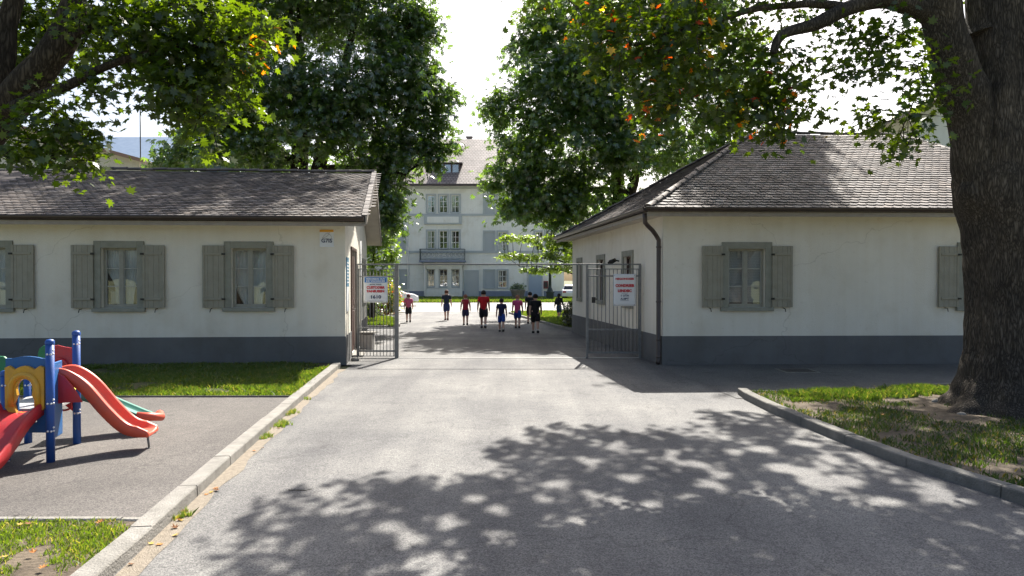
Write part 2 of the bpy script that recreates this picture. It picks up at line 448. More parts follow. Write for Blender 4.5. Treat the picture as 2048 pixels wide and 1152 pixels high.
def clump_points(blobs, clump_r, per, shell=0.5, flat=0.55):
    "blobs: (cx,cy,cz,rx,ry,rz,nclumps) -> leaf positions, outward dirs, clump ids"
    P, O, I = [], [], []; cid = 0
    for (cx, cy, cz, rx, ry, rz, nc) in blobs:
        d = rng.normal(size=(nc, 3)); d /= np.linalg.norm(d, axis=1)[:, None]
        r = (shell ** 3 + (1 - shell ** 3) * rng.random(nc)) ** (1 / 3)
        C = np.array((cx, cy, cz)) + d * r[:, None] * np.array((rx, ry, rz))
        for i in range(nc):
            m = max(4, int(per * rng.uniform(.5, 1.5)))
            cr = clump_r * rng.uniform(.6, 1.3)
            q = rng.normal(size=(m, 3)) * cr * np.array((.5, .5, .5 * flat))
            # a spray leans outward and down
            q[:, 2] -= 0.35 * (q[:, :2] @ (d[i, :2])) ** 2 / max(cr, .1)
            P.append(C[i] + q); o = d[i] * 1.0 + q / cr * .8; O.append(o); I.append(np.full(m, cid)); cid += 1
    P = np.concatenate(P); O = np.concatenate(O); I = np.concatenate(I)
    O /= np.linalg.norm(O, axis=1)[:, None] + 1e-9
    return P, O, I

def leaf_tint(I, base, base2, orange=0.0, jit=.22):
    n = I.max() + 1
    f = rng.random(n)[I][:, None] * .7 + rng.random((len(I), 1)) * .3
    t = np.array(base) * (1 - f) + np.array(base2) * f
    t *= rng.uniform(1 - jit, 1 + jit, (len(I), 1))
    if orange > 0:
        oc = rng.random(n) < orange
        k = oc[I] & (rng.random(len(I)) < .4) | (rng.random(len(I)) < orange * .12)
        oo = np.array([(.42, .07, .015), (.38, .14, .02), (.36, .26, .04)])
        t[k] = oo[rng.integers(0, 3, k.sum())]
    return t

def limb(mb, pts, r0, r1, n=10, seg=6, wob=0.04, seed=0):
    "bent tapering limb through pts"
    pts = [V(p) for p in pts]; path = []
    for i in range(len(pts) - 1):
        p0 = pts[max(i - 1, 0)]; p1 = pts[i]; p2 = pts[i + 1]; p3 = pts[min(i + 2, len(pts) - 1)]
        for k in range(seg):
            t = k / seg
            path.append(0.5 * ((2 * p1) + (p2 - p0) * t + (2 * p0 - 5 * p1 + 4 * p2 - p3) * t * t + (3 * p1 - p0 - 3 * p2 + p3) * t ** 3))
    path.append(pts[-1])
    m = len(path)
    path = [p + V((noise.noise(p * 1.3 + V((seed, 0, 0))), noise.noise(p * 1.3 + V((0, seed + 9, 0))), noise.noise(p * 1.3 + V((0, 0, seed))))) * wob * 2 * min(1, i / 3) for i, p in enumerate(path)]
    rad = [(r0 + (r1 - r0) * (i / (m - 1)) ** .8) * (1 + .10 * noise.noise(path[i] * 3)) for i in range(m)]
    mb.tube(path, rad, n); return path

# ------------------------------------------------------------------ ground
def sheet(name, pts, z, m, kind='structure', sub=False):
    mb = MB(); mb.poly([(x, y, z) for x, y in pts]); o = mb.build(name, m, None, fixn=False)
    if kind: o['kind'] = kind
    return o
def cat(pts_a, pts_b): return pts_a + pts_b[::-1]
sheet('ground', [(-900, -300), (900, -300), (900, 1500), (-900, 1500)], -0.03, mat('far_ground', (0.10, 0.12, 0.05), 1.0, color2=(0.16, 0.15, 0.09), vscale=0.2))
KL = [(-2.05, -3.0), (-2.55, 4.38), (-2.84, 6.6), (-3.28, 10.5), (-3.74, 14.9)]      # road edge of the left kerb
KR = [(5.2, -3.0), (4.75, 3.5), (4.32, 5.76), (4.02, 6.7), (3.86, 7.8), (3.72, 9.4), (3.67, 10.6), (3.74, 11.3)]
sheet('drive', [(-2.0, -3), (5.3, -3), (5.3, 11.5), (3.7, 15.6), (3.3, 17.5), (2.4, 26), (1.9, 31), (1.0, 40.5), (-6.2, 40.5), (-7.5, 33), (-5.6, 29), (-5.6, 27), (-5.2, 15.2), (-3.55, 15.2), (-3.55, 14)], 0.0, M['asphalt'])
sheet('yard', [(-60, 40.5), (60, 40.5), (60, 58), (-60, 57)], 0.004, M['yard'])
sheet('side_pavement', [(3.6, 10.9), (24, 10.9), (24, 16.2), (3.1, 16.2)], 0.008, M['dark_asphalt'])
sheet('play_area', [(-14, 5.27), (-2.75, 5.27), (-3.35, 10.75), (-14, 10.75)], 0.05, M['play_asphalt'])

def strip_blocks(name, line, width, h0, h1, m, side, block=1.0, gap=0.006):
    "kerb of separate stones in one mesh: road edge line, width to the side (+1 right / -1 left)"
    mb = MB(); pts = [V((x, y, 0)) for x, y in line]
    # resample
    d = [0]
    for i in range(1, len(pts)): d.append(d[-1] + (pts[i] - pts[i - 1]).length)
    def at(s):
        for i in range(1, len(pts)):
            if s <= d[i] + 1e-6: return pts[i - 1].lerp(pts[i], (s - d[i - 1]) / (d[i] - d[i - 1]))
        return pts[-1]
    s = 0
    while s < d[-1] - .05:
        e = min(s + block, d[-1]); a = at(s + gap); b = at(e - gap / 2)
        t = (b - a).normalized(); n = V((t.y, -t.x, 0)) * side
        dz = random.uniform(-.004, .004); dn = n * random.uniform(-.004, .004)
        ch = .012
        prof = [(0.0, h0), (0.004, h1 - ch), (ch, h1), (width - ch, h1), (width, h1 - ch), (width, h0)]
        mb.prism([a + dn + n * x + V((0, 0, z + dz)) for x, z in prof], b - a)
        s = e
    return mb.build(name, m)
o = strip_blocks('kerb', KL, 0.17, -0.02, 0.10, M['kerb'], -1); o['kind'] = 'structure'
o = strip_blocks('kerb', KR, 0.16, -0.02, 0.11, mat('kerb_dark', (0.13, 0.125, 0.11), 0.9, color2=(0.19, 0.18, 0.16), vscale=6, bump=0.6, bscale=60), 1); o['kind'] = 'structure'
o = strip_blocks('edging', [(3.92, 11.28), (5.5, 11.45), (8.3, 12.3), (12, 12.9)], 0.07, -.02, 0.055, M['kerb'], -1); o['kind'] = 'structure'
o = strip_blocks('edging', [(-14, 5.2), (-2.80, 5.26)], 0.07, -.02, 0.075, M['kerb'], 1); o['kind'] = 'structure'
o = strip_blocks('edging', [(-14, 10.78), (-3.47, 10.78)], 0.04, -.02, 0.078, mat('edging_dark', (0.10, 0.09, 0.08), 0.9), 1); o['kind'] = 'structure'

def lawn_sheet(name, poly, z, m, amp=0.03, step=0.25):
    xs = [p[0] for p in poly]; ys = [p[1] for p in poly]
    me = bpy.data.meshes.new(name); bm = bmesh.new()
    f = bm.faces.new([bm.verts.new((x, y, z)) for x, y in poly])
    L = max(max(xs) - min(xs), max(ys) - min(ys)); 
    for axis, (lo, hi) in ((0, (min(xs), max(xs))), (1, (min(ys), max(ys)))):
        c = lo + step
        while c < hi:
            co = V((c, 0, 0)) if axis == 0 else V((0, c, 0)); no = V((1, 0, 0)) if axis == 0 else V((0, 1, 0))
            bmesh.ops.bisect_plane(bm, geom=bm.verts[:] + bm.edges[:] + bm.faces[:], plane_co=co, plane_no=no); c += step
    for v in bm.verts: v.co.z += amp * noise.noise(v.co * 1.1) + amp * .5 * noise.noise(v.co * 4)
    for f in bm.faces: f.smooth = True
    bm.to_mesh(me); bm.free()
    o = link_mesh(name, me, None, (0, 0, 0), m); o['kind'] = 'structure'; return o

def inpoly(x, y, poly):
    r = np.zeros(len(x), bool); n = len(poly); j = n - 1
    for i in range(n):
        xi, yi = poly[i]; xj, yj = poly[j]
        c = ((yi > y) != (yj > y)) & (x < (xj - xi) * (y - yi) / (yj - yi + 1e-12) + xi); r ^= c; j = i
    return r
def grass(name, poly, n, z, h, cols, label, thr=None, nscale=1.0, wid=0.006):
    xs = [p[0] for p in poly]; ys = [p[1] for p in poly]
    x = rng.uniform(min(xs), max(xs), n); y = rng.uniform(min(ys), max(ys), n)
    k = inpoly(x, y, poly)
    if thr is not None:
        f = np.array([noise.noise(V((a * nscale, b * nscale, 3.3))) + .45 * noise.noise(V((a * nscale * 4, b * nscale * 4, 1.3))) for a, b in zip(x, y)])
        k &= (f + rng.normal(size=n) * .08) > thr
    x = x[k]; y = y[k]; m = len(x)
    hh = h * rng.uniform(.45, 1.35, m) * (1 + .35 * np.array([noise.noise(V((a * 2.3, b * 2.3, 7))) for a, b in zip(x, y)]))
    a = rng.uniform(0, 2 * np.pi, m); w = wid * rng.uniform(.7, 1.5, m)
    lean = rng.normal(size=(m, 2)) * .45 * hh[:, None]
    B = np.stack([x, y, np.full(m, z)], 1); s = np.stack([np.cos(a) * w, np.sin(a) * w, np.zeros(m)], 1)
    mid = B + np.stack([lean[:, 0] * .3, lean[:, 1] * .3, hh * .6], 1)
    tip = B + np.stack([lean[:, 0], lean[:, 1], hh], 1)
    v = np.stack([B - s, B + s, mid + s * .7, tip, mid - s * .7], 1)
    f = rng.random((m, 1)); t = np.array(cols[0]) * (1 - f) + np.array(cols[1]) * f
    dry = rng.random(m) < .12; t[dry] = np.array(cols[2])
    me = np_mesh(name, v.reshape(-1, 3), 5, m, t)
    o = link_mesh(name, me, None, (0, 0, 0), M['grass']); tag(o, label, 'grass', kind='stuff'); return o
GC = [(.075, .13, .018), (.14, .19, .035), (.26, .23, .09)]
LA = [(-14, 10.8), (-3.46, 10.8), (-3.86, 14.45), (-4.6, 15.1), (-14, 14.3)]
lawn_sheet('lawn', LA, 0.04, M['lawn'])
grass('grass', LA, 120000, 0.03, 0.075, GC, 'green lawn strip between the play area and the left lodge wall', -0.5, 1.0, .008)
sheet('wall_foot', [(-14, 14.0), (-3.9, 14.65), (-3.9, 15.3), (-14, 14.8)], 0.055, M['soil'])
LB = [(-7, 2.0), (-2.5, 2.0), (-2.72, 4.38), (-2.79, 5.2), (-7, 5.2)]
lawn_sheet('lawn', LB, 0.06, M['soil'], 0.02, 0.2)
grass('grass', LB, 75000, 0.05, 0.04, [(.10, .16, .02), (.17, .22, .04), (.34, .29, .12)], 'patchy grass corner between the concrete edging and the kerb, bottom left', -0.06, 1.9, .004)
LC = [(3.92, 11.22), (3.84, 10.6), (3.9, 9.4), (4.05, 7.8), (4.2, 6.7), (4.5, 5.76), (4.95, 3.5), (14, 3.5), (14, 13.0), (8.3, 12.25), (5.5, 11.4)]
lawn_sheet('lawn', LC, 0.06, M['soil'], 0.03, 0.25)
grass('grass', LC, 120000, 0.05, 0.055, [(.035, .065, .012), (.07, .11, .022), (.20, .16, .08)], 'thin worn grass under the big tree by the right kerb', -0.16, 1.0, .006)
grass('grass', [(4.4, 11.05), (8.2, 11.9), (7.9, 11.2), (5.5, 10.4), (4.2, 10.2)], 26000, 0.06, 0.075, [(.05, .09, .014), (.10, .15, .03), (.24, .21, .09)], 'taller grass along the back edging of the right lawn', -0.15, 1.4, .007)
# lawns beyond the gate
LD = [(-7.2, 26.8), (-4.75, 27.2), (-4.7, 28.0), (-5.0, 29.5), (-5.8, 32.6), (-9, 32.6), (-9, 26.8)]
lawn_sheet('lawn', LD, 0.07, M['lawn'], .03, .5)
grass('grass', LD, 50000, .07, .12, GC, 'small green lawn seen through the left gate leaf', -0.6, 1, .015)
LE = [(2.55, 24.9), (1.85, 27.5), (1.25, 30.8), (.6, 34.5), (-.1, 38.6), (2.2, 39.8), (8, 39.8), (8, 27), (3.0, 25.2)]
lawn_sheet('lawn', LE, 0.07, M['lawn'], .03, .5)
grass('grass', LE, 90000, .07, .09, GC, 'green lawn behind the right lodge beside the walking group', -0.6, 1, .015)
o = strip_blocks('kerb', [(2.5, 24.6), (1.75, 27.5), (1.15, 30.8), (.5, 34.5), (-.2, 38.6)], .12, -.02, .10, M['kerb'], 1, 1.2); o['kind'] = 'structure'
o = strip_blocks('kerb', [(-7.4, 26.6), (-4.7, 27.0), (-4.55, 28.0), (-4.85, 29.5), (-5.65, 32.6)], .12, -.02, .10, M['kerb'], -1, 1.2); o['kind'] = 'structure'
LF = [(-60, 57), (60, 58), (60, 71.6), (-60, 71.6)]
sheet('lawn', LF, 0.03, M['lawn'])
grass('grass', [(-16, 56.8), (9, 57.6), (9, 71.5), (-16, 71.5)], 90000, .03, .16, GC, 'grass verge in front of the main building', None, 1, .035)
# ------------------------------------------------------------------ buildings
class Fr:
    "local frame of a facade: a runs along it, b points outward, z up"
    def __init__(s, o, d, out): s.o = V((o[0], o[1], 0)); s.d = V((*d, 0)).normalized(); s.n = V((*out, 0)).normalized()
    def p(s, a, b, z): return s.o + s.d * a + s.n * b + V((0, 0, z))
    def box(s, mb, a0, a1, b0, b1, z0, z1):
        return mb.obox(s.p(a0, b0, z0), s.d * (a1 - a0), s.n * (b1 - b0), (0, 0, z1 - z0))
    def hit(s, px, depth_off=0.0):
        "a where the view column px meets the facade"
        k = (px - 1024) / F; o = s.p(0, depth_off, 0)
        return (k * o.y - o.x) / (s.d.x - k * s.d.y)
    def z(s, a, py): return CAM_H - (py - 560) * s.p(a, 0, 0).y / F

def holed_wall(mb, fr, L, z0, z1, holes, depth=0.22):
    A = sorted(set([0, L] + [h[0] for h in holes] + [h[1] for h in holes]))
    Z = sorted(set([z0, z1] + [h[2] for h in holes] + [h[3] for h in holes]))
    for i in range(len(A) - 1):
        for j in range(len(Z) - 1):
            ca, cz = (A[i] + A[i + 1]) / 2, (Z[j] + Z[j + 1]) / 2
            if any(h[0] < ca < h[1] and h[2] < cz < h[3] for h in holes): continue
            mb.poly([fr.p(A[i], 0, Z[j]), fr.p(A[i + 1], 0, Z[j]), fr.p(A[i + 1], 0, Z[j + 1]), fr.p(A[i], 0, Z[j + 1])])
    for (a0, a1, b0, b1) in holes:
        for q in (((a0, b0), (a1, b0)), ((a1, b0), (a1, b1)), ((a1, b1), (a0, b1)), ((a0, b1), (a0, b0))):
            (x0, y0), (x1, y1) = q
            mb.poly([fr.p(x0, 0, y0), fr.p(x1, 0, y1), fr.p(x1, -depth, y1), fr.p(x0, -depth, y0)])

def tiled_slope(mb, e0, e1, up, inside, rows_len, tw=0.19, rh=0.155, thick=0.011, tints=None):
    "scalloped flat tiles in courses; e0->e1 the eave line, up a unit vector up the slope"
    e0, e1, up = V(e0), V(e1), V(up).normalized(); u = (e1 - e0); W = u.length; u.normalize()
    n = u.cross(up).normalized(); flip = n.z < 0
    if flip: n = -n
    k0 = 0
    for r in range(int(rows_len / rh) + 1):
        off = (r % 2) * tw / 2
        c = -1
        while c * tw < W + tw:
            a = c * tw + off; s = r * rh
            ctr = e0 + u * (a + tw / 2) + up * (s + rh * .5)
            c += 1
            if not inside(ctr): continue
            j = random.uniform(-.006, .006); lift = random.uniform(0, .005); L = rh * 1.25
            base = e0 + u * (a + j) + up * (s - .012 + random.uniform(-.009, .009))
            w = tw - .006
            tb = n * (thick + .016 + lift); tt = n * (.004)
            rot = random.uniform(-.006, .006)
            pts = [(0, .045), (.18 * w, .012), (.5 * w, -.004), (.82 * w, .012), (w, .045), (w, L), (0, L)]
            top = [base + u * x + up * (y + rot * (x / w - .5)) + (tb * (1 - y / L) + tt * (y / L)) for x, y in pts]
            bot = [p - n * thick for p in top]
            k = len(mb.v); mb.v += [tuple(p) for p in top + bot]
            mb.f += [tuple(k + i for i in range(7))] + [(k + i, k + (i + 1) % 7, k + 7 + (i + 1) % 7, k + 7 + i) for i in range(5)]
            mb.sm += [False] * 6
            if flip: mb.f[-6:] = [f[::-1] for f in mb.f[-6:]]
            t = random.choice((.55, .7, .85, .95, 1.0, 1.05, 1.15, 1.3)) * random.uniform(.88, 1.1)
            g = random.uniform(-.04, .05)
            if random.random() < .03: t *= 1.5
            mb.t += [(t * (1 + g), t, t * (1 - g))] * 14
def build_tiles(mb, name, parent, m=None):
    me = mb.mesh(name)
    at = me.attributes.new('tint', 'FLOAT_COLOR', 'POINT')
    c = np.ones((len(mb.v), 4), dtype=np.float32); c[:, :3] = np.array(mb.t); at.data.foreach_set('color', c.ravel())
    return link_mesh(name, me, parent, (0, 0, 0), m or M['tile'])
def ridge_caps(mb, p0, p1, r=.062, L=.36, drop=.03):
    p0, p1 = V(p0), V(p1); d = (p1 - p0); n = int(d.length / L); d.normalize(); s = d.cross(V((0, 0, 1))).normalized(); w = s.cross(d)
    for i in range(n):
        a = p0 + d * (i * L); b = a + d * (L * 1.12); j = random.uniform(-.012, .012)
        k = len(mb.v); q = 8
        for (c, rr) in ((a, r * 1.15), (b, r * .95)):
            for m_ in range(q + 1):
                th = math.pi * (m_ / q)
                for rad in (rr,):
                    mb.v.append(tuple(c + s * (math.cos(th) * rad * 1.25) + w * (math.sin(th) * rad + j - drop)))
        mb.f += [(k + m_, k + m_ + 1, k + q + 2 + m_, k + q + 1 + m_) for m_ in range(q)] + [tuple(k + m_ for m_ in range(q + 1))]
        mb.sm += [True] * q + [False]
        t = random.uniform(.45, .95); mb.t += [(t, t * .98, t * .96)] * (2 * (q + 1))

M['bar_paint'] = mat('glazing_bar_paint', (.42, .42, .38), .5)
def window(fr, a0, a1, z0, z1, house, curtain='open', label=None, shut=(True, True), sw=.46, stone=.15, seed=0):
    "opening a0..a1, z0..z1 in the wall"
    mb = MB(); s = stone
    fr.box(mb, a0 - s, a0, .002, .035, z0, z1 + s); fr.box(mb, a1, a1 + s, .002, .035, z0, z1 + s)
    fr.box(mb, a0 + .001, a1 - .001, .002, .034, z1, z1 + s - .001)
    win = mb.build('window', M['stone'], house, bevel=.004)
    if label: win['label'] = label
    mb = MB(); fr.box(mb, a0 - s - .03, a1 + s + .03, -.1, .075, z0 - .085, z0 - .002); mb.build('sill', M['stone'], win, bevel=.006)
    b0, b1 = -.15, -.095; w = .05
    mb = MB()
    fr.box(mb, a0, a0 + w, b0, b1, z0, z1); fr.box(mb, a1 - w, a1, b0, b1, z0, z1)
    fr.box(mb, a0 + w, a1 - w, b0, b1 - .002, z1 - w, z1); fr.box(mb, a0 + w, a1 - w, b0, b1 + .012, z0, z0 + w * 1.5)
    c = (a0 + a1) / 2
    fr.box(mb, c - .045, c + .045, b0, b1 + .008, z0 + w * 1.5, z1 - w)
    mb.build('frame', M['casement'], win, bevel=.003)
    mb = MB(); H = z1 - z0 - w * 2.5
    for k in (1, 2):
        zz = z0 + w * 1.5 + H * k / 3
        fr.box(mb, a0 + w, c - .045, b0 + .01, b1 - .012, zz - .01, zz + .01); fr.box(mb, c + .045, a1 - w, b0 + .01, b1 - .012, zz - .01, zz + .01)
    for (x0, x1) in ((a0 + w, c - .045), (c + .045, a1 - w)):
        for (e0, e1) in ((x0, x0 + .012), (x1 - .012, x1)):
            fr.box(mb, e0, e1, b0 + .012, b1 - .010, z0 + w * 1.5, z1 - w)
    mb.build('glazing_bar', M['bar_paint'], win)
    mb = MB(); fr.box(mb, a0 + w, a1 - w, b0 + .015, b0 + .021, z0 + w, z1 - w); mb.build('pane', M['glass'], win)
    # near-black box standing in for the unlit room behind
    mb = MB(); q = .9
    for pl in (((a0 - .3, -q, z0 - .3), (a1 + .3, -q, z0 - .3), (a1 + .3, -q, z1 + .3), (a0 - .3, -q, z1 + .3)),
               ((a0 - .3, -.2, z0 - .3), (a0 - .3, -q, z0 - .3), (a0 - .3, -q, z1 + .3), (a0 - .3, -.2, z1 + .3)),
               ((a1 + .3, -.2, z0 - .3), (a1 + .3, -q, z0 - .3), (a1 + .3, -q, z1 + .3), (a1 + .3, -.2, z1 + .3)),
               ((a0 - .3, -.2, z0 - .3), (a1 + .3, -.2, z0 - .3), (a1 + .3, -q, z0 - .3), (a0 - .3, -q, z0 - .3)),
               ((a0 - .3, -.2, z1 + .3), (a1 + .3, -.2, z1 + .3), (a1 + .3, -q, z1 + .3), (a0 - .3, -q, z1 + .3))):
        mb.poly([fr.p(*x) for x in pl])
    mb.build('dark_backing', M['room'], win, fixn=False)
    # curtains: wavy cloth sheets
    def cloth(poly, bb, nm='curtain', mt=None):
        mb = MB(); n = 26; zs = sorted(set([z for _, z, _ in poly]))
        rows = 14; Zl, Zh = poly[0][1], poly[-1][1]
        vs = []
        for r in range(rows + 1):
            z = Zl + (Zh - Zl) * r / rows
            for i in range(len(poly) - 1):
                if poly[i][1] <= z + 1e-6 <= poly[i + 1][1] + 2e-6:
                    f = (z - poly[i][1]) / (poly[i + 1][1] - poly[i][1]); xl = poly[i][0] * (1 - f) + poly[i + 1][0] * f; xr = poly[i][2] * (1 - f) + poly[i + 1][2] * f; break
            for k in range(n + 1):
                x = xl + (xr - xl) * k / n
                vs.append(fr.p(x, bb + .012 * math.sin(k * 1.9 + seed) + .006 * math.sin(k * 3.1 + r * .3), z))
        fs = [(r * (n + 1) + k, r * (n + 1) + k + 1, (r + 1) * (n + 1) + k + 1, (r + 1) * (n + 1) + k) for r in range(rows) for k in range(n)]
        mb.add(vs, fs, True); mb.build(nm, mt or M['curtain'], win, fixn=False)
    zb, zt = z0 + .02, z1; zm = z0 + H * .45
    if curtain == 'blind':
        mb = MB()
        k = 0; z = z0 + .10
        while z < z1:
            fr.box(mb, a0 + .01, a1 - .01, -.205 - .004 * (k % 2), -.20, z, z + .034); z += .036; k += 1
        mb.build('blind', mat('blind_slat', (.42, .43, .44), .6), win)
    elif curtain == 'open':
        W = c - a0
        cloth([(a0, zb, a0 + W * .10), (a0, zm, a0 + W * .12), (a0, z0 + H * .8, a0 + W * .35), (a0, zt, a0 + W * .6)] if False else
              [(a0 + W * .50, zb, c), (a0 + W * .42, zm * .6 + zb * .4, c), (a0 + W * .12, z0 + H * .68, c), (a0, zt, c)], -.22)
        cloth([(c + W * .0, zb, c + W * .42), (c, zm, c + W * .55), (c, z0 + H * .7, a1), (c, zt, a1)], -.225)
        mb = MB(); fr.box(mb, c + W * .5, c + W * .92, -.36, -.33, z0 + .08, z0 + .36); mb.build('curtain', M['curtain'], win)
    elif curtain == 'half':
        W = c - a0
        cloth([(a0, zb, a0 + W * .08), (a0, zm * .5 + zb * .5, a0 + W * .1), (a0, zm, a0 + W * .12), (a0, z0 + H * .62, a0 + W * .05 + .02)], -.215)
        cloth([(a0 + W * .45, zb, a1 - W * .55), (a0 + W * .38, zm * .5 + zb * .5, a1 - W * .2), (a0 + W * .16, zm, a1), (a0, zt, a1)], -.23)
    else:
        cloth([(a0, zb, a1), (a0, zt, a1)], -.22)
    # shutters folded back against the wall
    for side, on in ((-1, shut[0]), (1, shut[1])):
        if not on: continue
        e = a0 - s * .93 if side < 0 else a1 + s * .93
        x0, x1 = (e - sw, e) if side < 0 else (e, e + sw)
        zl, zh = z0 + .0, z1 + .06
        mb = MB(); nb = 4; bw = sw / nb
        for k in range(nb):
            fr.box(mb, x0 + k * bw + .0015, x0 + (k + 1) * bw - .0015, .040, .064, zl, zh)
        fr.box(mb, x0, x0 + .05, .0635, .074, zl, zh); fr.box(mb, x1 - .05, x1, .0635, .074, zl, zh)
        sh = mb.build('shutter', M['shutter'], house, bevel=.002)
        mb = MB()
        for zz in (zl + .17, zh - .21): fr.box(mb, x0 + .05, x1 - .05, .0645, .088, zz, zz + .055)
        build_each(mb, 'batten', M['shutter'], sh, bevel=.003)
        mb = MB()
        hx = x1 if side < 0 else x0
        for zz in (zl + .19, zh - .19):
            fr.box(mb, hx - .035, hx + .035, .089, .105, zz - .02, zz + .02)
        build_each(mb, 'hinge', M['iron'], sh)
        mb = MB(); cx = (x0 + x1) / 2 + side * .05
        mb.tube([fr.p(cx, .0, zl - .02), fr.p(cx, .09, zl - .03), fr.p(cx + .012, .1, zl - .10)], .009, 6)
        mb.build('shutter_catch', M['iron'], house)
    return win

def gutter(house, p0, p1, out, r=.065, caps=True):
    "half-round gutter with rolled front edge"
    p0, p1, out = V(p0), V(p1), V(out).normalized(); mb = MB(); n = 10
    sec = [(math.cos(math.pi + math.pi * k / n) * r, math.sin(math.pi + math.pi * k / n) * r) for k in range(n + 1)]
    sec += [(r + .012, .004), (r + .008, .016)]
    sec2 = [(x * .9, z * .9 + .003) for x, z in sec[::-1]]
    ring = sec + sec2
    A = [p0 + out * (r + x) + V((0, 0, z)) for x, z in ring]; B = [p1 + out * (r + x) + V((0, 0, z)) for x, z in ring]
    m = len(ring); mb.add(A + B, [(i, (i + 1) % m, m + (i + 1) % m, m + i) for i in range(m)])
    if caps: mb.poly([p0 + out * (r + x) + V((0, 0, z)) for x, z in sec]); mb.poly([p1 + out * (r + x) + V((0, 0, z)) for x, z in sec])
    return mb.build('gutter', M['gutter'], house, fixn=False)

# ---- left lodge (gable roof)
HL = thing('lodge', (-3.73, 15.26, 0), 'low cream lodge with a straight gable roof and three shuttered windows, left of the gate', 'building', 'gate lodges')
dl = (-.9975, -.070); vl = (-.155, .988)
fl = Fr((-3.73, 15.26), dl, (.070, -.9975)); fs_ = Fr((-3.73, 15.26), vl, (.988, .155))
LLEN, LDEP, WT = 13.5, 8.8, 3.22
wins = []
for (pl, pr) in ((463, 534), (203, 275), (-58, 13)):
    a1, a0 = fl.hit(pl), fl.hit(pr); wins.append((a0, a1, 1.29, 2.60))
dz0, dz1 = 2.0, 3.6
mb = MB(); holed_wall(mb, fl, LLEN, 0, WT, wins)
door_h = (1.65, 3.25, .05, 2.66)
w2 = (6.3, 7.5, 1.2, 2.45)
holed_wall(mb, fs_, LDEP, 0, WT, [door_h, w2])
bk = [fs_.p(LDEP, 0, 0), fs_.p(LDEP, 0, 0) + fl.d * LLEN, fs_.p(LDEP, 0, WT) + fl.d * LLEN, fs_.p(LDEP, 0, WT)]
mb.poly(bk); mb.poly([fl.p(LLEN, 0, 0), fl.p(LLEN, 0, WT), bk[2], bk[1]])
EL = 3.17; RZ = 4.96; OV = .47
mid = fs_.p(LDEP / 2, 0, 0)
mb.poly([fs_.p(0, 0, WT), fs_.p(LDEP, 0, WT), mid + V((0, 0, RZ - .12))])
wall = mb.build('wall', M['stucco'], HL, fixn=False)
mb = MB(); fl.box(mb, -.02, LLEN, 0.0005, .022, 0, .64)
fs_.box(mb, 0, door_h[0] - .08, .0005, .02, 0, .64); fs_.box(mb, door_h[1] + .08, LDEP, .0005, .02, 0, .64)
mb.build('plinth', M['plinth'], HL)
# roof slab
sx = .47
def LP(a, b, z): return fl.p(a, 0, z) + V((*vl, 0)).normalized() * b      # a leftwards, b back
mb = MB()
th = V((0, 0, -.10))
e0, e1 = LP(-sx, -OV, EL + .09), LP(LLEN, -OV, EL + .09); r0, r1 = LP(-sx, LDEP / 2, RZ), LP(LLEN, LDEP / 2, RZ); b0, b1 = LP(-sx, LDEP + OV, EL + .09), LP(LLEN, LDEP + OV, EL + .09)
mb.prism([e0, e1, r1, r0], th); mb.prism([r0 + V((0, 0, -.002)), r1 + V((0, 0, -.002)), b1, b0], th)
roof = mb.build('roof', M['tile_base'], HL)
mb = MB(); mb.t = []
up = (r0 - e0).normalized(); SLl = (r0 - e0).length
tiled_slope(mb, e0, e1, up, lambda c: c.x < -3.2 + 9 and (c - e0).dot((e1 - e0).normalized()) > -.02 and (c - e0).dot((e1 - e0).normalized()) < 9.5, SLl - .08)
build_tiles(mb, 'tile_course', roof)
mb = MB(); mb.t = []
tiled_slope(mb, b0, b1, (r0 - b0).normalized(), lambda c: (c - b0).dot((b1 - b0).normalized()) < 9.5 and (c - b0).dot((b1 - b0).normalized()) > -.02, SLl - .08)
build_tiles(mb, 'tile_course', roof)
mb = MB(); mb.t = []; ridge_caps(mb, r0 + V((0, 0, .06)), r1 + V((0, 0, .06))); build_tiles(mb, 'ridge_tile', roof)
# verge boards at the gable, soffit, fascia, gutter
mb = MB(); gx = -fl.d
for (q0, q1) in ((e0, r0), (b0, r0)):
    d = q1 - q0
    mb.obox(q0 + V((0, 0, -.16)) + gx * .0, d, gx * .035, (0, 0, .20))
build_each(mb, 'verge_board', M['fascia'], HL)
mb = MB(); mb.t = []
for (q0, q1) in ((e0, r0), (b0, r0)):
    n = 26; d = (q1 - q0)
    for k in range(n):
        a = q0 + d * (k / n); kk = len(mb.v)
        mb.obox(a + gx * -.07 + V((0, 0, .035 + .008 * (k % 2))), d * (1.06 / n), gx * .12, (0, 0, .022)); t = random.uniform(.6, 1.2); mb.t += [(t, t, t)] * (len(mb.v) - kk)
build_tiles(mb, 'verge_tile', roof)
mb = MB()
for (q0, q1) in ((e0, r0), (b0, r0)):
    mb.prism([q0 + V((0, 0, -.105)), q1 + V((0, 0, -.105)), q1 + V((0, 0, -.105)) - gx * (sx - .0), q0 + V((0, 0, -.105)) - gx * (sx - .0)], V((0, 0, -.03)))
mb.prism([LP(0.0, -OV + .03, EL - .01), LP(LLEN, -OV + .03, EL - .01), LP(LLEN, .0, EL - .01), LP(0.0, .0, EL - .01)], (0, 0, -.02))
mb.prism([LP(-sx + .04, -OV + .03, EL - .01), LP(0, -OV + .03, EL - .01), LP(0, .0, EL - .01), LP(-sx + .04, .0, EL - .01)], (0, 0, -.02))
mb.build('soffit', M['soffit'], HL)
mb = MB(); mb.obox(LP(-sx, -OV, EL - .10), fl.d * (LLEN + sx), V((*vl, 0)).normalized() * .03, (0, 0, .13)); mb.build('fascia', M['fascia'], HL)
gutter(HL, LP(-sx + .02, -OV - .002, EL + .07), LP(LLEN, -OV - .002, EL + .07), fl.n)
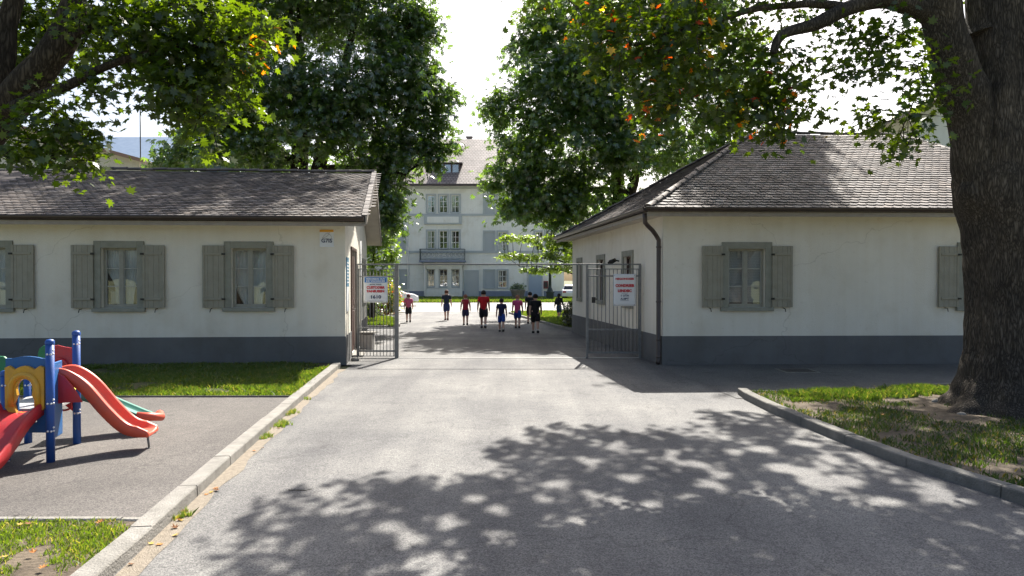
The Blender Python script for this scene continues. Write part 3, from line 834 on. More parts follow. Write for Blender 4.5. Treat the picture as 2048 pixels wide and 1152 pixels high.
for i, w in enumerate(wins): window(fl, *w, HL, ('half', 'open', 'full')[i], ('window with a dark gap between its tied curtains', 'window with parted curtains and white papers', 'window cut by the left picture edge')[i], seed=i)
# side door
mb = MB(); a0, a1, z0, z1 = door_h
fs_.box(mb, a0 - .07, a0, .002, .03, 0, z1 + .07); fs_.box(mb, a1, a1 + .07, .002, .03, 0, z1 + .07); fs_.box(mb, a0, a1, .002, .029, z1, z1 + .07)
dr = mb.build('door', M['door_brown'], HL)
mb = MB()
for k in range(2):
    x0 = a0 + (a1 - a0) * k / 2 + .01; x1 = a0 + (a1 - a0) * (k + 1) / 2 - .01
    fs_.box(mb, x0, x1, -.06, -.02, z0, z1 - .01)
    for zz in ((.2, 1.1), (1.25, 2.5)): fs_.box(mb, x0 + .12, x1 - .12, -.0195, -.008, zz[0], zz[1])
mb.build('door_leaf', M['door_brown'], dr, bevel=.004)
mb = MB(); mb.tube([fs_.p((a0 + a1) / 2 - .07, -.02, 1.15), fs_.p((a0 + a1) / 2 - .07, .05, 1.15), fs_.p((a0 + a1) / 2 - .2, .05, 1.15)], .011, 8); mb.build('handle', M['galv'], dr)
mb = MB(); fs_.box(mb, a0 - .1, a1 + .1, .0, .3, 0.0, .05); mb.build('doorstep', M['kerb'], dr, bevel=.01)
mb = MB(); a0, a1, z0, z1 = w2
fs_.box(mb, a0 - .13, a0, .002, .035, z0 - .13, z1 + .13); fs_.box(mb, a1, a1 + .13, .002, .035, z0 - .13, z1 + .13); fs_.box(mb, a0, a1, .002, .034, z1, z1 + .13); fs_.box(mb, a0, a1, .002, .05, z0 - .13, z0)
wn_ = mb.build('window', M['stone'], HL)
mb = MB(); fs_.box(mb, a0, a1, -.1, -.09, z0, z1); mb.build('pane', M['room'], wn_)  # opaque near-black panel stands in for glass onto an unlit room
# downpipe on the side wall
mb = MB(); P = [fs_.p(.16, .02, 0)]
mb.tube([fs_.p(.95, .09, 3.0), fs_.p(.95, .09, .22), fs_.p(.97, .12, .10), fs_.p(1.0, .22, .07)], .038, 10)
mb = MB(); mb.tube([fs_.p(4.1, .07, 3.0), fs_.p(4.1, .07, .15)], .035, 10)
for zz in (.5, 1.6, 2.6): mb.tube([fs_.p(4.1, .07, zz), fs_.p(4.1, .07, zz + .03)], .042, 10)
mb.build('downpipe', M['white_wood'], HL)

# ---- right lodge (hipped roof)
HR = thing('lodge', (3.37, 15.26, 0), 'low cream lodge with a hipped roof and brown corner downpipe, right of the gate', 'building', 'gate lodges')
dr_ = (.9995, .030); vr = (-.119, .993)
f2 = Fr((3.37, 15.26), dr_, (.030, -.9995)); f2s = Fr((3.37, 15.26), vr, (-.993, -.119))
RL, RD, WT2 = 10.2, 9.75, 3.33
wr = []
for (pl, pr) in ((1456, 1530), (1926, 2000)):
    a0, a1 = f2.hit(pl), f2.hit(pr); wr.append((a0, a1, 1.29, 2.60))
mb = MB(); holed_wall(mb, f2, RL, 0, WT2, wr)
sw_ = []
for (pl, pr, z0, z1) in ((1156, 1163, 1.28, 2.52), (1196, 1208, 1.28, 2.52), (1248, 1264, 1.28, 2.52)):
    a1, a0 = f2s.hit(pl), f2s.hit(pr); sw_.append((a0, a1, z0, z1))
holed_wall(mb, f2s, RD, 0, WT2, sw_)
q = f2s.p(RD, 0, 0); q2 = q + f2.d * RL
mb.poly([q, q2, q2 + V((0, 0, WT2)), q + V((0, 0, WT2))]); mb.poly([f2.p(RL, 0, 0), q2, q2 + V((0, 0, WT2)), f2.p(RL, 0, WT2)])
mb.build('wall', M['stucco'], HR, fixn=False)
mb = MB(); f2.box(mb, -.02, RL, .0005, .022, 0, .645); f2s.box(mb, 0, RD, .0005, .022, 0, .645); mb.build('plinth', M['plinth'], HR)
def RP(a, b, z): return f2.p(a, 0, z) + V((*vr, 0)).normalized() * b
OR = .5; E2 = 3.37
c00, c10, c11, c01 = RP(-OR, -OR, E2 + .09), RP(RL + OR, -OR, E2 + .09), RP(RL + OR, RD + OR, E2 + .09), RP(-OR, RD + OR, E2 + .09)
ap0, ap1 = V((7.05, 20.2, 6.20)), V((11.6, 20.5, 6.20))
mb = MB()
for face in ([c00, c10, ap1, ap0], [c01, c00, ap0], [c10, c11, ap1], [c11, c01, ap0, ap1]): mb.prism(face, (0, 0, -.09))
roof2 = mb.build('roof', M['tile_base'], HR, fixn=False)
def tri_inside(poly, m=.02):
    P = [V(p) for p in poly]; n = (P[1] - P[0]).cross(P[2] - P[0]).normalized()
    def f(c):
        for i in range(len(P)):
            e = P[(i + 1) % len(P)] - P[i]
            if n.dot(e.cross(c - P[i])) / e.length < -m: return False
        return True
    return f
def slope_up(e0, e1, top):
    u = (e1 - e0).normalized(); d = top - e0; return (d - u * d.dot(u)).normalized(), (d - u * d.dot(u)).length
for face in ([c00, c10, ap1, ap0], [c01, c00, ap0]):
    up, ln = slope_up(face[0], face[1], face[-1]); mb = MB(); mb.t = []
    tiled_slope(mb, face[0], face[1], up, tri_inside(face, .04), ln - .05, tw=.20, rh=.165); build_tiles(mb, 'tile_course', roof2)
mb = MB(); mb.t = []
for (x, y) in ((c00, ap0), (c10, ap1), (c01, ap0)): ridge_caps(mb, x + V((0, 0, .05)), y + V((0, 0, .07)))
ridge_caps(mb, ap0 + V((0, 0, .07)), ap1 + V((0, 0, .07))); build_tiles(mb, 'ridge_tile', roof2)
mb = MB()
mb.prism([RP(-OR + .03, -OR + .03, E2 - .02), RP(RL + OR, -OR + .03, E2 - .02), RP(RL + OR, 0, E2 - .02), RP(0, 0, E2 - .02), RP(0, RD, E2 - .02), RP(0, RD + OR, E2 - .02), RP(-OR + .03, RD + OR, E2 - .02)], (0, 0, -.02))
mb.build('soffit', M['soffit'], HR)
mb = MB(); vv = V((*vr, 0)).normalized()
mb.obox(RP(-OR, -OR, E2 - .09), f2.d * (RL + 2 * OR), vv * .03, (0, 0, .15)); mb.obox(RP(-OR, -OR + .03, E2 - .09), vv * (RD + 2 * OR - .03), f2.d * .03, (0, 0, .15)); mb.build('fascia', M['fascia'], HR)
gutter(HR, RP(-OR - .06, -OR - .002, E2 + .08), RP(RL + OR, -OR - .002, E2 + .08), f2.n)
gutter(HR, RP(-OR - .002, -OR - .06, E2 + .08), RP(-OR - .002, RD + OR, E2 + .08), f2s.n)
window(f2, *wr[0], HR, 'blind', 'window with pale slatted blind, nearest the downpipe', seed=3)
window(f2, *wr[1], HR, 'blind', 'window half hidden by the big tree trunk', seed=4)
for i, (a0, a1, z0, z1) in enumerate(sw_):
    mb = MB()
    f2s.box(mb, a0 - .14, a0, .002, .035, z0 - .12, z1 + .15); f2s.box(mb, a1, a1 + .14, .002, .035, z0 - .12, z1 + .15)
    f2s.box(mb, a0, a1, .002, .034, z1, z1 + .15); f2s.box(mb, a0, a1, .002, .05, z0 - .12, z0)
    w = mb.build('window', M['stone'], HR, bevel=.004)
    mb = MB(); f2s.box(mb, a0, a0 + .05, -.12, -.07, z0, z1); f2s.box(mb, a1 - .05, a1, -.12, -.07, z0, z1); f2s.box(mb, a0 + .05, a1 - .05, -.12, -.07, z1 - .05, z1); f2s.box(mb, a0 + .05, a1 - .05, -.12, -.07, z0, z0 + .05)
    c = (a0 + a1) / 2; f2s.box(mb, c - .03, c + .03, -.12, -.068, z0 + .05, z1 - .05)
    mb.build('frame', M['door_brown'], w)
    mb = MB(); f2s.box(mb, a0 + .05, a1 - .05, -.105, -.10, z0 + .05, z1 - .05); mb.build('pane', M['glass'], w)
    mb = MB(); f2s.box(mb, a0 - .2, a1 + .2, -.6, -.55, z0 - .2, z1 + .2); mb.build('dark_backing', M['room'], w)
# downpipe with swan neck at the corner
mb = MB(); s0 = RP(-OR - .04, -OR + .10, E2 + .03); cx = f2s.p(.02, .09, 0)
pts = [s0, s0 + V((0, 0, -.14)), s0.lerp(cx, .25) + V((0, 0, -.19)) * 1, None]
pA = V((s0.x, s0.y, E2 - .02)); pB = V((s0.x + .02, s0.y + .02, E2 - .22)); pC = V((cx.x - .10, cx.y - .06, E2 - .42)); pD = V((cx.x, cx.y, E2 - .58)); pE = V((cx.x, cx.y, .12)); pF = V((cx.x - .02, cx.y - .05, .03))
path = []
ctrl = [pA, pB, pC, pD, pE]
path = [pA, pA.lerp(pB, .6), pB, pB.lerp(pC, .25) + V((-.0, 0, -.01)), pB.lerp(pC, .75), pC.lerp(pD, .4), pD, pD.lerp(pE, .02), pE, pF]
mb.tube(path, .05, 14)
dp = mb.build('downpipe', M['gutter'], HR)
mb = MB()
for zz in (2.62, 1.4, .55, .16):
    mb = MB(); mb.tube([(cx.x, cx.y, zz), (cx.x, cx.y, zz + .035)], .06, 14); mb.build('pipe_clip', M['gutter'], dp)
pass
# small spotlight left of the near side window
mb = MB(); a = f2s.hit(1238); mb.tube([f2s.p(a, 0, 2.42), f2s.p(a, .16, 2.46)], .02, 6); mb.tube([f2s.p(a - .02, .1, 2.46), f2s.p(a + .06, .24, 2.38)], [.05, .07], 10); mb.tube([f2s.p(a + .3, .1, 2.44), f2s.p(a + .24, .22, 2.36)], [.04, .055], 10)
mb.build('wall_spotlight', M['iron'], HR)
# drain cover
def single(o, label, cat, group=None, kind=None): return tag(o, label, cat, group, kind)
dc = thing('drain_cover', (5.95, 14.2, .01), 'flat square drain cover let into the dark pavement by the right lodge', 'drain cover')
mb = MB(); mb.box((5.95, 14.2, .012), (.72, .62, .008)); mb.build('frame', M['kerb'], dc)
mb = MB(); mb.box((5.95, 14.2, .018), (.6, .5, .008))
for k in range(9): mb.box((5.70 + k * .0625, 14.2, .023), (.02, .42, .004))
mb.build('lid', mat('cast_iron', (.07, .065, .06), .6, metallic=.3, color2=(.10, .09, .08), vscale=9), dc)

# ---- text helper
def text_mesh(s, size, bold=.0):
    cu = bpy.data.curves.new('t', 'FONT'); cu.body = s; cu.size = size; cu.extrude = .002; cu.offset = bold; cu.resolution_u = 2
    cu.align_x = 'CENTER'
    o = bpy.data.objects.new('t', cu); COL.objects.link(o); dg = bpy.context.evaluated_depsgraph_get()
    me = bpy.data.meshes.new_from_object(o.evaluated_get(dg)); bpy.data.objects.remove(o); bpy.data.curves.remove(cu); return me
def put_text(parent, fr, a, b, z, s, size, m, width=None, bold=.0):
    me = text_mesh(s, size, bold)
    xs = [v.co.x for v in me.vertices]; w = max(xs) - min(xs); sc = (width / w) if width else 1
    right = V((fr.n.y * -1, fr.n.x, 0))    # viewer's right when looking along -n
    X = right; Y = V((0, 0, 1)); Z = fr.n; o = fr.p(a, b, z)
    me.transform(Matrix(((X.x * sc, Y.x, Z.x, o.x), (X.y * sc, Y.y, Z.y, o.y), (X.z * sc, Y.z, Z.z, o.z), (0, 0, 0, 1))))
    return link_mesh('lettering', me, parent, (0, 0, 0), m)
M['poster'] = mat('poster_white', (.72, .74, .76), .5, color2=(.78, .79, .80), vscale=3)
M['red_ink'] = mat('red_ink', (.55, .02, .03), .5); M['navy_ink'] = mat('navy_ink', (.02, .03, .09), .5); M['blue_ink'] = mat('blue_ink', (.03, .17, .48), .5); M['orange_ink'] = mat('orange_ink', (.75, .35, .02), .5)
# ---- wall sign on the left lodge
a1, a0 = fl.hit(640), fl.hit(668); zt, zb = fl.z(a0, 459.5), fl.z(a0, 494)
sg = thing('wall_sign', fl.p((a0 + a1) / 2, .03, zb), 'small white wall sign with an orange top band under the left lodge eaves', 'sign')
mb = MB(); fl.box(mb, a0, a1, .003, .016, zb, zt); mb.build('board', M['poster'], sg)
mb = MB(); fl.box(mb, a0 + .002, a1 - .002, .0165, .019, zt - .055, zt - .002); mb.build('band', M['orange_ink'], sg)
put_text(sg, fl, (a0 + a1) / 2, .02, zb + .10, 'G7IS', .12, M['navy_ink'], (a1 - a0) * .78, .003)
mb = MB(); c = (a0 + a1) / 2
for pts in ([(-.10, .19), (-.05, .26), (.0, .31), (.06, .29), (.10, .24), (.11, .19)], [(-.10, .19), (.0, .23), (.06, .29)], [(0, .31), (.05, .31), (.08, .32)]):
    mb.tube([fl.p(c - x, .02, zb + y) for x, y in pts], .003, 5)
mb.build('drawing', mat('pencil', (.25, .22, .22), .6), sg)
# narrow blue sign on the side wall
a0, a1 = fs_.hit(692), fs_.hit(696.5); 
sg = thing('wall_sign', fs_.p(a0, .03, 1.5), 'tall narrow blue and white panel on the side wall beside the brown door', 'sign')
mb = MB(); fs_.box(mb, a0, a1, .003, .02, 1.75, 2.42); mb.build('panel', mat('sign_blue', (.10, .24, .36), .5), sg)
mb = MB(); fs_.box(mb, a0 + .02, a1 - .02, .003, .02, 1.18, 1.745); mb.build('panel', M['poster'], sg)
mb = MB(); 
for k in range(7): fs_.box(mb, a0 + .05, a1 - .05 - .05 * (k % 3), .021, .024, 1.83 + k * .075, 1.86 + k * .075)
mb.build('lettering', M['poster'], sg)

# ------------------------------------------------------------------ gate
G0, G1, GY = -3.76, 3.08, 16.6
gate = thing('metal_gate', (0, GY, 0), 'grey barred metal gate, its top rail spanning the drive between the lodges', 'gate')
def gpx(px, Y=GY): return (px - 1024) * Y / F
def gz(py, Y=GY): return CAM_H - (py - 560) * Y / F
xl0, xl1, xr0, xr1 = gpx(715), gpx(796), gpx(1174), gpx(1280)
ztop = gz(528.5)
mb = MB(); mb.obox((xl0 - .02, GY - .02, ztop - .02), (xr1 - xl0 + .04, 0, 0), (0, .04, 0), (0, 0, .035)); mb.build('top_rail', M['galv'], gate, bevel=.003)
mb = MB(); mb.obox((xl0, GY - .02, .002), (xr1 - xl0, 0, 0), (0, .04, 0), (0, 0, .012)); mb.build('threshold', mat('worn_steel', (.45, .44, .42), .45, metallic=.7), gate)
for x, w in ((xl0, .045), (xl1 - .03, .085), (xr0, .05), (xr1, .06)):
    mb = MB(); mb.box((x, GY, ztop / 2 - .012), (w, w, ztop - .02)); mb.build('post', M['galv'], gate, bevel=.004)
def panel(x0, x1, rails, top, bottom, n, y=GY):
    mb = MB()
    for z, h in rails: mb.box(((x0 + x1) / 2, y, z), (x1 - x0, .028, h))
    zt_, zb_ = max(z for z, h in rails), min(z for z, h in rails)
    for x in (x0 + .01, x1 - .01): mb.box((x, y, (zt_ + zb_) / 2), (.016, .024, zt_ - zb_ + .01))
    pn = mb.build('gate_leaf', M['galv'], gate, bevel=.002)
    mb = MB()
    for k in range(n):
        x = x0 + (x1 - x0) * (k + .5) / n; mb.tube([(x, y, bottom), (x, y, top)], .009, 6)
    mb.build('bars', M['galv'], pn)
    return pn
p1 = panel(xl0 + .0225, xl1 - .0725, [(gz(538), .02), (gz(553), .035), (gz(656), .035), (gz(702), .045), (gz(712), .02)], gz(538), gz(712), 11)
p2 = panel(xr0 + .025, xr1 - .03, [(gz(538), .022), (gz(552), .035), (gz(659), .035), (gz(705), .045)], gz(538), gz(705), 13)
mb = MB(); mb.box((xr0 + .16, GY, gz(600)), (.09, .05, .14)); mb.tube([(xr0 + .14, GY - .03, gz(598)), (xr0 + .14, GY - .08, gz(598)), (xr0 + .24, GY - .08, gz(598))], .012, 8); mb.build('lock', M['iron'], gate)
mb = MB(); mb.tube([(xr0, GY - .03, .35), (xr0 - .01, GY - .12, .06), (xr0 - .03, GY - .22, .02)], .012, 6); mb.build('drop_bolt', M['galv'], gate)
fg = Fr((0, GY - .045), (1, 0), (0, -1))
def poster(x0, x1, z0, z1, label):
    t = thing('poster', ((x0 + x1) / 2, GY - .05, z0), label, 'poster', 'posters on the gate')
    mb = MB(); nx, nz = 10, 12; vs = []
    for j in range(nz + 1):
        for i in range(nx + 1):
            x = x0 + (x1 - x0) * i / nx; z = z0 + (z1 - z0) * j / nz
            vs.append((x, GY - .040 - .004 * noise.noise(V((x * 5, z * 5, 1))), z))
    mb.add(vs, [(j * (nx + 1) + i, j * (nx + 1) + i + 1, (j + 1) * (nx + 1) + i + 1, (j + 1) * (nx + 1) + i) for j in range(nz) for i in range(nx)], True)
    o = mb.build('sheet', M['poster'], t); so_ = o.modifiers.new('s', 'SOLIDIFY'); so_.thickness = .003; so_.offset = -1
    mb = MB()
    for x in (x0 + .03, x1 - .03):
        for z in (z0 + .03, z1 - .03): mb.tube([(x, GY - .045, z), (x, GY - .01, z)], .008, 6)
    mb.build('cable_tie', M['iron'], t)
    return t
x0, x1, z0, z1 = gpx(728), gpx(776), gz(605), gz(553.5)
t = poster(x0, x1, z0, z1, 'white poster with a blue header and red words, on the left gate leaf'); W = x1 - x0; H = z1 - z0; c = (x0 + x1) / 2
mb = MB(); mb.box((c, GY - .0475, z1 - H * .12), (W * .92, .003, H * .20)); mb.build('header_band', M['blue_ink'], t)
fp = Fr((0, GY - .047), (1, 0), (0, -1))
put_text(t, fp, c, .004, z1 - H * .11, 'MERCREDIS OUV', .05, M['poster'], W * .8, .002)
put_text(t, fp, c, .004, z1 - H * .19, 'DE VACANCES', .045, M['poster'], W * .78, .002)
put_text(t, fp, c, .003, z1 - H * .31, 'pour tous', .045, M['navy_ink'], W * .48, .001)
put_text(t, fp, c, .003, z1 - H * .46, 'CUSTODIER', .085, M['red_ink'], W * .76, .004)
put_text(t, fp, c, .003, z1 - H * .60, 'FANIUSEN', .075, M['red_ink'], W * .72, .004)
put_text(t, fp, c, .003, z1 - H * .84, '1610', .11, M['navy_ink'], W * .42, .003)
put_text(t, fp, c, .003, z1 - H * .95, 'ecole primaire du centre', .022, M['navy_ink'], W * .7)
x0, x1, z0, z1 = gpx(1226.5), gpx(1271), gz(612), gz(548)
t = poster(x0, x1, z0, z1, 'taller plain white poster with red words, on the right gate leaf'); W = x1 - x0; H = z1 - z0; c = (x0 + x1) / 2
put_text(t, fp, c, .003, z1 - H * .18, 'NEGONOSER', .065, M['red_ink'], W * .84, .003)
put_text(t, fp, c, .003, z1 - H * .40, 'CONDREEB', .09, M['red_ink'], W * .84, .005)
put_text(t, fp, c, .003, z1 - H * .56, 'LENDSIC', .085, M['red_ink'], W * .62, .005)
put_text(t, fp, c, .003, z1 - H * .70, '1 UTA', .065, M['navy_ink'], W * .36, .002)
put_text(t, fp, c, .003, z1 - H * .80, 'A.0PT', .065, M['navy_ink'], W * .38, .002)
for zz, w in ((.60, .28), (.83, .38)):
    mb = MB(); mb.box((c, GY - .0475, z1 - H * zz), (W * w, .002, .006)); mb.build('rule_line', M['navy_ink'], t)

# ------------------------------------------------------------------ main building beyond the yard
BY = 72.0; S = F / BY
MBd = thing('school_building', (-7.2, BY, 0), 'large pale three-storey building with a balcony and tiled roof beyond the yard', 'building')
fb = Fr((0, BY), (1, 0), (0, -1))
def bx(px): return (px - 1024) / S
def bz(py): return CAM_H - (py - 560) / S
M['wall_far'] = stucco_mat('pale_render', (.70, .72, .67), (.76, .775, .72), .1)
M['trim_far'] = mat('pale_stone_trim', (.38, .42, .42), .85, color2=(.43, .47, .47), vscale=1)
M['plinth_far'] = mat('blue_grey_plinth', (.19, .225, .29), .9, color2=(.23, .26, .32), vscale=1)
XL, XR = bx(640), bx(1128)
opens = []
def trip(xs, y0, y1): return [(bx(a), bx(b), bz(y1), bz(y0)) for a, b in xs]
T3 = trip([(855, 870), (879, 895), (903, 919)], 391, 425)
T2_ = trip([(855, 870), (879, 895), (903, 919)], 462, 497)
T1_ = trip([(855, 869), (879, 895), (904, 919)], 539, 573)
R3 = trip([(969, 988), (996, 1014)], 391, 428); R2 = trip([(969, 988), (996, 1014)], 464, 501); R1 = trip([(969, 988), (996, 1014)], 541, 575)
L3 = trip([(762, 780), (791, 809)], 391, 428); L2 = trip([(762, 780), (791, 809)], 464, 501); L1 = trip([(762, 780), (800, 815)], 541, 575)
Q = [trip([(672, 690), (700, 718)], a, b) for a, b in ((391, 428), (464, 501), (541, 575))]
Q2 = [trip([(1070, 1088), (1096, 1114)], a, b) for a, b in ((391, 428), (464, 501))]
opens = T3 + T2_ + T1_ + R3 + R2 + R1 + L3 + L2 + L1 + sum(Q, []) + sum(Q2, [])
ops = [(a - XL, b - XL, c, d) for a, b, c, d in opens]
fB = Fr((XL, BY), (1, 0), (0, -1))
EZ = bz(372); mb = MB(); holed_wall(mb, fB, XR - XL, 0, EZ, ops, .3)
BD = 13.0
mb.poly([(XR, BY, 0), (XR, BY + BD, 0), (XR, BY + BD, EZ), (XR, BY, EZ)]); mb.poly([(XL, BY, 0), (XL, BY + BD, 0), (XL, BY + BD, EZ), (XL, BY, EZ)]); mb.poly([(XL, BY + BD, 0), (XR, BY + BD, 0), (XR, BY + BD, EZ), (XL, BY + BD, EZ)])
mb.build('wall', M['wall_far'], MBd, fixn=False)
mb = MB(); fB.box(mb, 0, bx(849) - XL, .002, .05, 0, bz(582)); fB.box(mb, bx(925) - XL, XR - XL, .002, .05, 0, bz(582)); mb.build('plinth', M['plinth_far'], MBd)
mb = MB()
for py, h in ((430, .22), (504, .25), (528, .12)): fB.box(mb, 0, XR - XL, .002, .10, bz(py) - h / 2, bz(py) + h / 2)
fB.box(mb, 0, XR - XL, .002, .16, bz(378), bz(372))
build_each(mb, 'string_course', M['trim_far'], MBd)
for i, (a, b, z0, z1) in enumerate(opens):
    mb = MB(); s = .16
    fb.box(mb, a - s, a, .003, .07, z0 - .1, z1 + s); fb.box(mb, b, b + s, .003, .07, z0 - .1, z1 + s); fb.box(mb, a, b, .003, .068, z1, z1 + s); fb.box(mb, a, b, .003, .11, z0 - .14, z0)
    w = mb.build('window', M['trim_far'], MBd)
    closed = (a, b) in [(x[0], x[1]) for x in (R2[0], R1[0], L1[1], L2[1], L3[0])] and i % 1 == 0 and (z0 < 9)
    if closed:
        mb = MB(); fb.box(mb, a, b, -.12, -.06, z0, z1)
        for k in range(14): fb.box(mb, a + .05, b - .05, -.06, -.045, z0 + (z1 - z0) * (k + .2) / 14, z0 + (z1 - z0) * (k + .75) / 14)
        mb.build('roller_blind', mat('far_blind', (.40, .44, .45), .7) if 'far_blind' not in bpy.data.materials else bpy.data.materials['far_blind'], w)
    else:
        mb = MB(); c = (a + b) / 2
        for (x0, x1) in ((a, a + .06), (b - .06, b), (c - .03, c + .03)): fb.box(mb, x0, x1, -.2, -.13, z0, z1)
        for k in range(4): zz = z0 + (z1 - z0 - .05) * k / 3; fb.box(mb, a + .06, b - .06, -.198, -.14, zz, zz + .05)
        mb.build('frame', M['white_wood'], w)
        mb = MB(); fb.box(mb, a, b, -.185, -.175, z0, z1); mb.build('pane', M['glass_far'], w)
        mb = MB(); fb.box(mb, a - .1, b + .1, -1.0, -.95, z0 - .1, z1 + .1); mb.build('dark_backing', M['room'], w)
        if i % 3 != 1:
            mb = MB(); f = random.uniform(.2, .5); fb.box(mb, a, a + (b - a) * f, -.26, -.24, z0, z1); fb.box(mb, b - (b - a) * f * .6, b, -.26, -.24, z0, z1); mb.build('curtain', M['curtain'], w)
# bay panels, balcony
mb = MB(); fb.box(mb, bx(849), bx(924), .003, .30, bz(449), bz(431)); pn = mb.build('bay_panel', M['trim_far'], MBd)
mb = MB(); fb.box(mb, bx(855), bx(918), .301, .32, bz(446), bz(434)); mb.build('panel_field', M['wall_far'], pn)
mb = MB(); fb.box(mb, bx(850), bx(925), .003, .5, bz(588), bz(577)); fb.box(mb, bx(850), bx(925), .003, .45, 0, bz(588) - .002); bb = mb.build('bay_base', M['wall_far'], MBd)
mb = MB()
for (p, q_) in ((850, 854), (870.5, 878), (895.5, 903), (920, 925)): fb.box(mb, bx(p), bx(q_), .003, .35, bz(576), bz(532))
fb.box(mb, bx(850), bx(925), .003, .4, bz(538), bz(530)); build_each(mb, 'bay_pilaster', M['wall_far'], MBd)
bal = MB(); fb.box(bal, bx(841), bx(932), .003, 1.2, bz(525), bz(521)); bl = bal.build('balcony', M['plinth_far'], MBd)
mb = MB()
fb.box(mb, bx(842), bx(931), 1.12, 1.17, bz(500), bz(498.5)); fb.box(mb, bx(842), bx(931), 1.12, 1.16, bz(519.5), bz(518.5))
for xx in (842, 930):
    fb.box(mb, bx(xx), bx(xx) + .05, .1, 1.12, bz(500), bz(498.5)); 
    for k in range(7): fb.box(mb, bx(xx) + .01, bx(xx) + .035, .15 + k * .14, .175 + k * .14, bz(521), bz(499))
for k in range(38): x = bx(842) + (bx(931) - bx(842)) * k / 37; mb.tube([fb.p(x, 1.14, bz(521)), fb.p(x, 1.14, bz(499))], .014, 5)
for k in range(12):
    x = bx(842) + (bx(931) - bx(842)) * (k + .5) / 12; mb.tube([fb.p(x + .14 * math.cos(t), 1.14, bz(509.5) + .2 * math.sin(t)) for t in [j * math.pi / 5 for j in range(11)]], .014, 5)
mb.build('balustrade', mat('green_iron', (.05, .075, .075), .5), bl)
mb = MB()
for xx in (846, 927): mb.prism([fb.p(bx(xx), .003, bz(525)), fb.p(bx(xx), .9, bz(525)), fb.p(bx(xx), .003, bz(531))], (.14, 0, 0))
build_each(mb, 'bracket', M['trim_far'], bl)
# doors
for (p, q_, y0, nm, c) in ((931, 955, 543, 'door', (.42, .45, .44)), (1058, 1083, 541, 'door', (.30, .37, .45))):
    mb = MB(); s = .14; a, b = bx(p), bx(q_); fb.box(mb, a - s, a, .052, .12, 0, bz(y0) + s); fb.box(mb, b, b + s, .052, .12, 0, bz(y0) + s); fb.box(mb, a, b, .052, .118, bz(y0), bz(y0) + s)
    d_ = mb.build('door', M['trim_far'], MBd)
    mb = MB(); fb.box(mb, a, b, .052, .08, 0, bz(y0)); fb.box(mb, a + .15, b - .15, .0805, .10, .3, 1.1); fb.box(mb, a + .15, b - .15, .0805, .10, 1.3, bz(y0) - .3); mb.build('door_leaf', mat('far_door_paint', c, .6), d_)
mb = MB(); mb.tube([fb.p(bx(850.5), .62, bz(530)), fb.p(bx(850.5), .62, .1)], .06, 8); mb.tube([fb.p(bx(1086), .12, EZ - .3), fb.p(bx(1086), .12, .1)], .06, 8); mb.tube([fb.p(bx(816.5), .12, EZ - .3), fb.p(bx(816.5), .12, .1)], .06, 8)
for o_ in range(1): pass
DPM = mb
q_ = MB(); q_.tube([fb.p(bx(850.5), .62, bz(530)), fb.p(bx(850.5), .62, .1)], .06, 8, False); q_.build('downpipe', M['white_wood'], MBd)
for px_ in (1086, 816.5):
    q_ = MB(); q_.tube([fb.p(bx(px_), .12, EZ - .3), fb.p(bx(px_), .12, .1)], .06, 8, False); q_.build('downpipe', M['white_wood'], MBd)
# hipped roof, dormer, chimneys
eo = .8; RZ2 = bz(280) + (CAM_H - bz(280)) * 0 
ry = BY + BD / 2; RZ2 = CAM_H + (560 - 281) * ry / F
M['tile_far'] = None
tf = bpy.data.materials.new('far_roof_tile'); tf.use_nodes = True
nt = tf.node_tree; b_ = nt.nodes['Principled BSDF']; b_.inputs['Roughness'].default_value = .6
tc = nt.nodes.new('ShaderNodeTexCoord'); br = nt.nodes.new('ShaderNodeTexBrick'); mp = nt.nodes.new('ShaderNodeMapping')
mp.vector_type = 'POINT'; mp.inputs['Rotation'].default_value = (0, 0, 0)
nt.links.new(tc.outputs['Object'], mp.inputs[0]); nt.links.new(mp.outputs[0], br.inputs['Vector'])
br.inputs['Scale'].default_value = 1; br.inputs['Brick Width'].default_value = .35; br.inputs['Row Height'].default_value = .28; br.inputs['Mortar Size'].default_value = .035
br.inputs['Color1'].default_value = (.30, .25, .225, 1); br.inputs['Color2'].default_value = (.235, .19, .17, 1); br.inputs['Mortar'].default_value = (.10, .08, .07, 1)
nz_ = nt.nodes.new('ShaderNodeTexNoise'); nz_.inputs['Scale'].default_value = .9; nz_.inputs['Detail'].default_value = 6; nt.links.new(tc.outputs['Object'], nz_.inputs['Vector'])
rr = nt.nodes.new('ShaderNodeValToRGB'); rr.color_ramp.elements[0].color = (.7, .68, .66, 1); rr.color_ramp.elements[1].color = (1.3, 1.28, 1.25, 1); rr.color_ramp.elements[0].position = .35; rr.color_ramp.elements[1].position = .65
nt.links.new(nz_.outputs['Fac'], rr.inputs[0]); mx = nt.nodes.new('ShaderNodeMix'); mx.data_type = 'RGBA'; mx.blend_type = 'MULTIPLY'; mx.inputs[0].default_value = 1
nt.links.new(br.outputs['Color'], mx.inputs[6]); nt.links.new(rr.outputs[0], mx.inputs[7]); nt.links.new(mx.outputs[2], b_.inputs['Base Color'])
bp_ = nt.nodes.new('ShaderNodeBump'); bp_.inputs['Distance'].default_value = .04; nt.links.new(br.outputs['Color'], bp_.inputs['Height']); nt.links.new(bp_.outputs[0], b_.inputs['Normal'])
M['tile_far'] = tf
mb = MB(); A_, B_, C_, D_ = (XL - eo, BY - eo, EZ), (XR + eo, BY - eo, EZ), (XR + eo, BY + BD + eo, EZ), (XL - eo, BY + BD + eo, EZ)
r0_, r1_ = V((XL + 5, ry, RZ2)), V((XR - 5, ry, RZ2))
for face in ([A_, B_, r1_, r0_], [B_, C_, r1_], [D_, A_, r0_], [C_, D_, r0_, r1_]): mb.prism(face, (0, 0, .12))
rf = mb.build('roof', M['tile_far'], MBd, fixn=False)
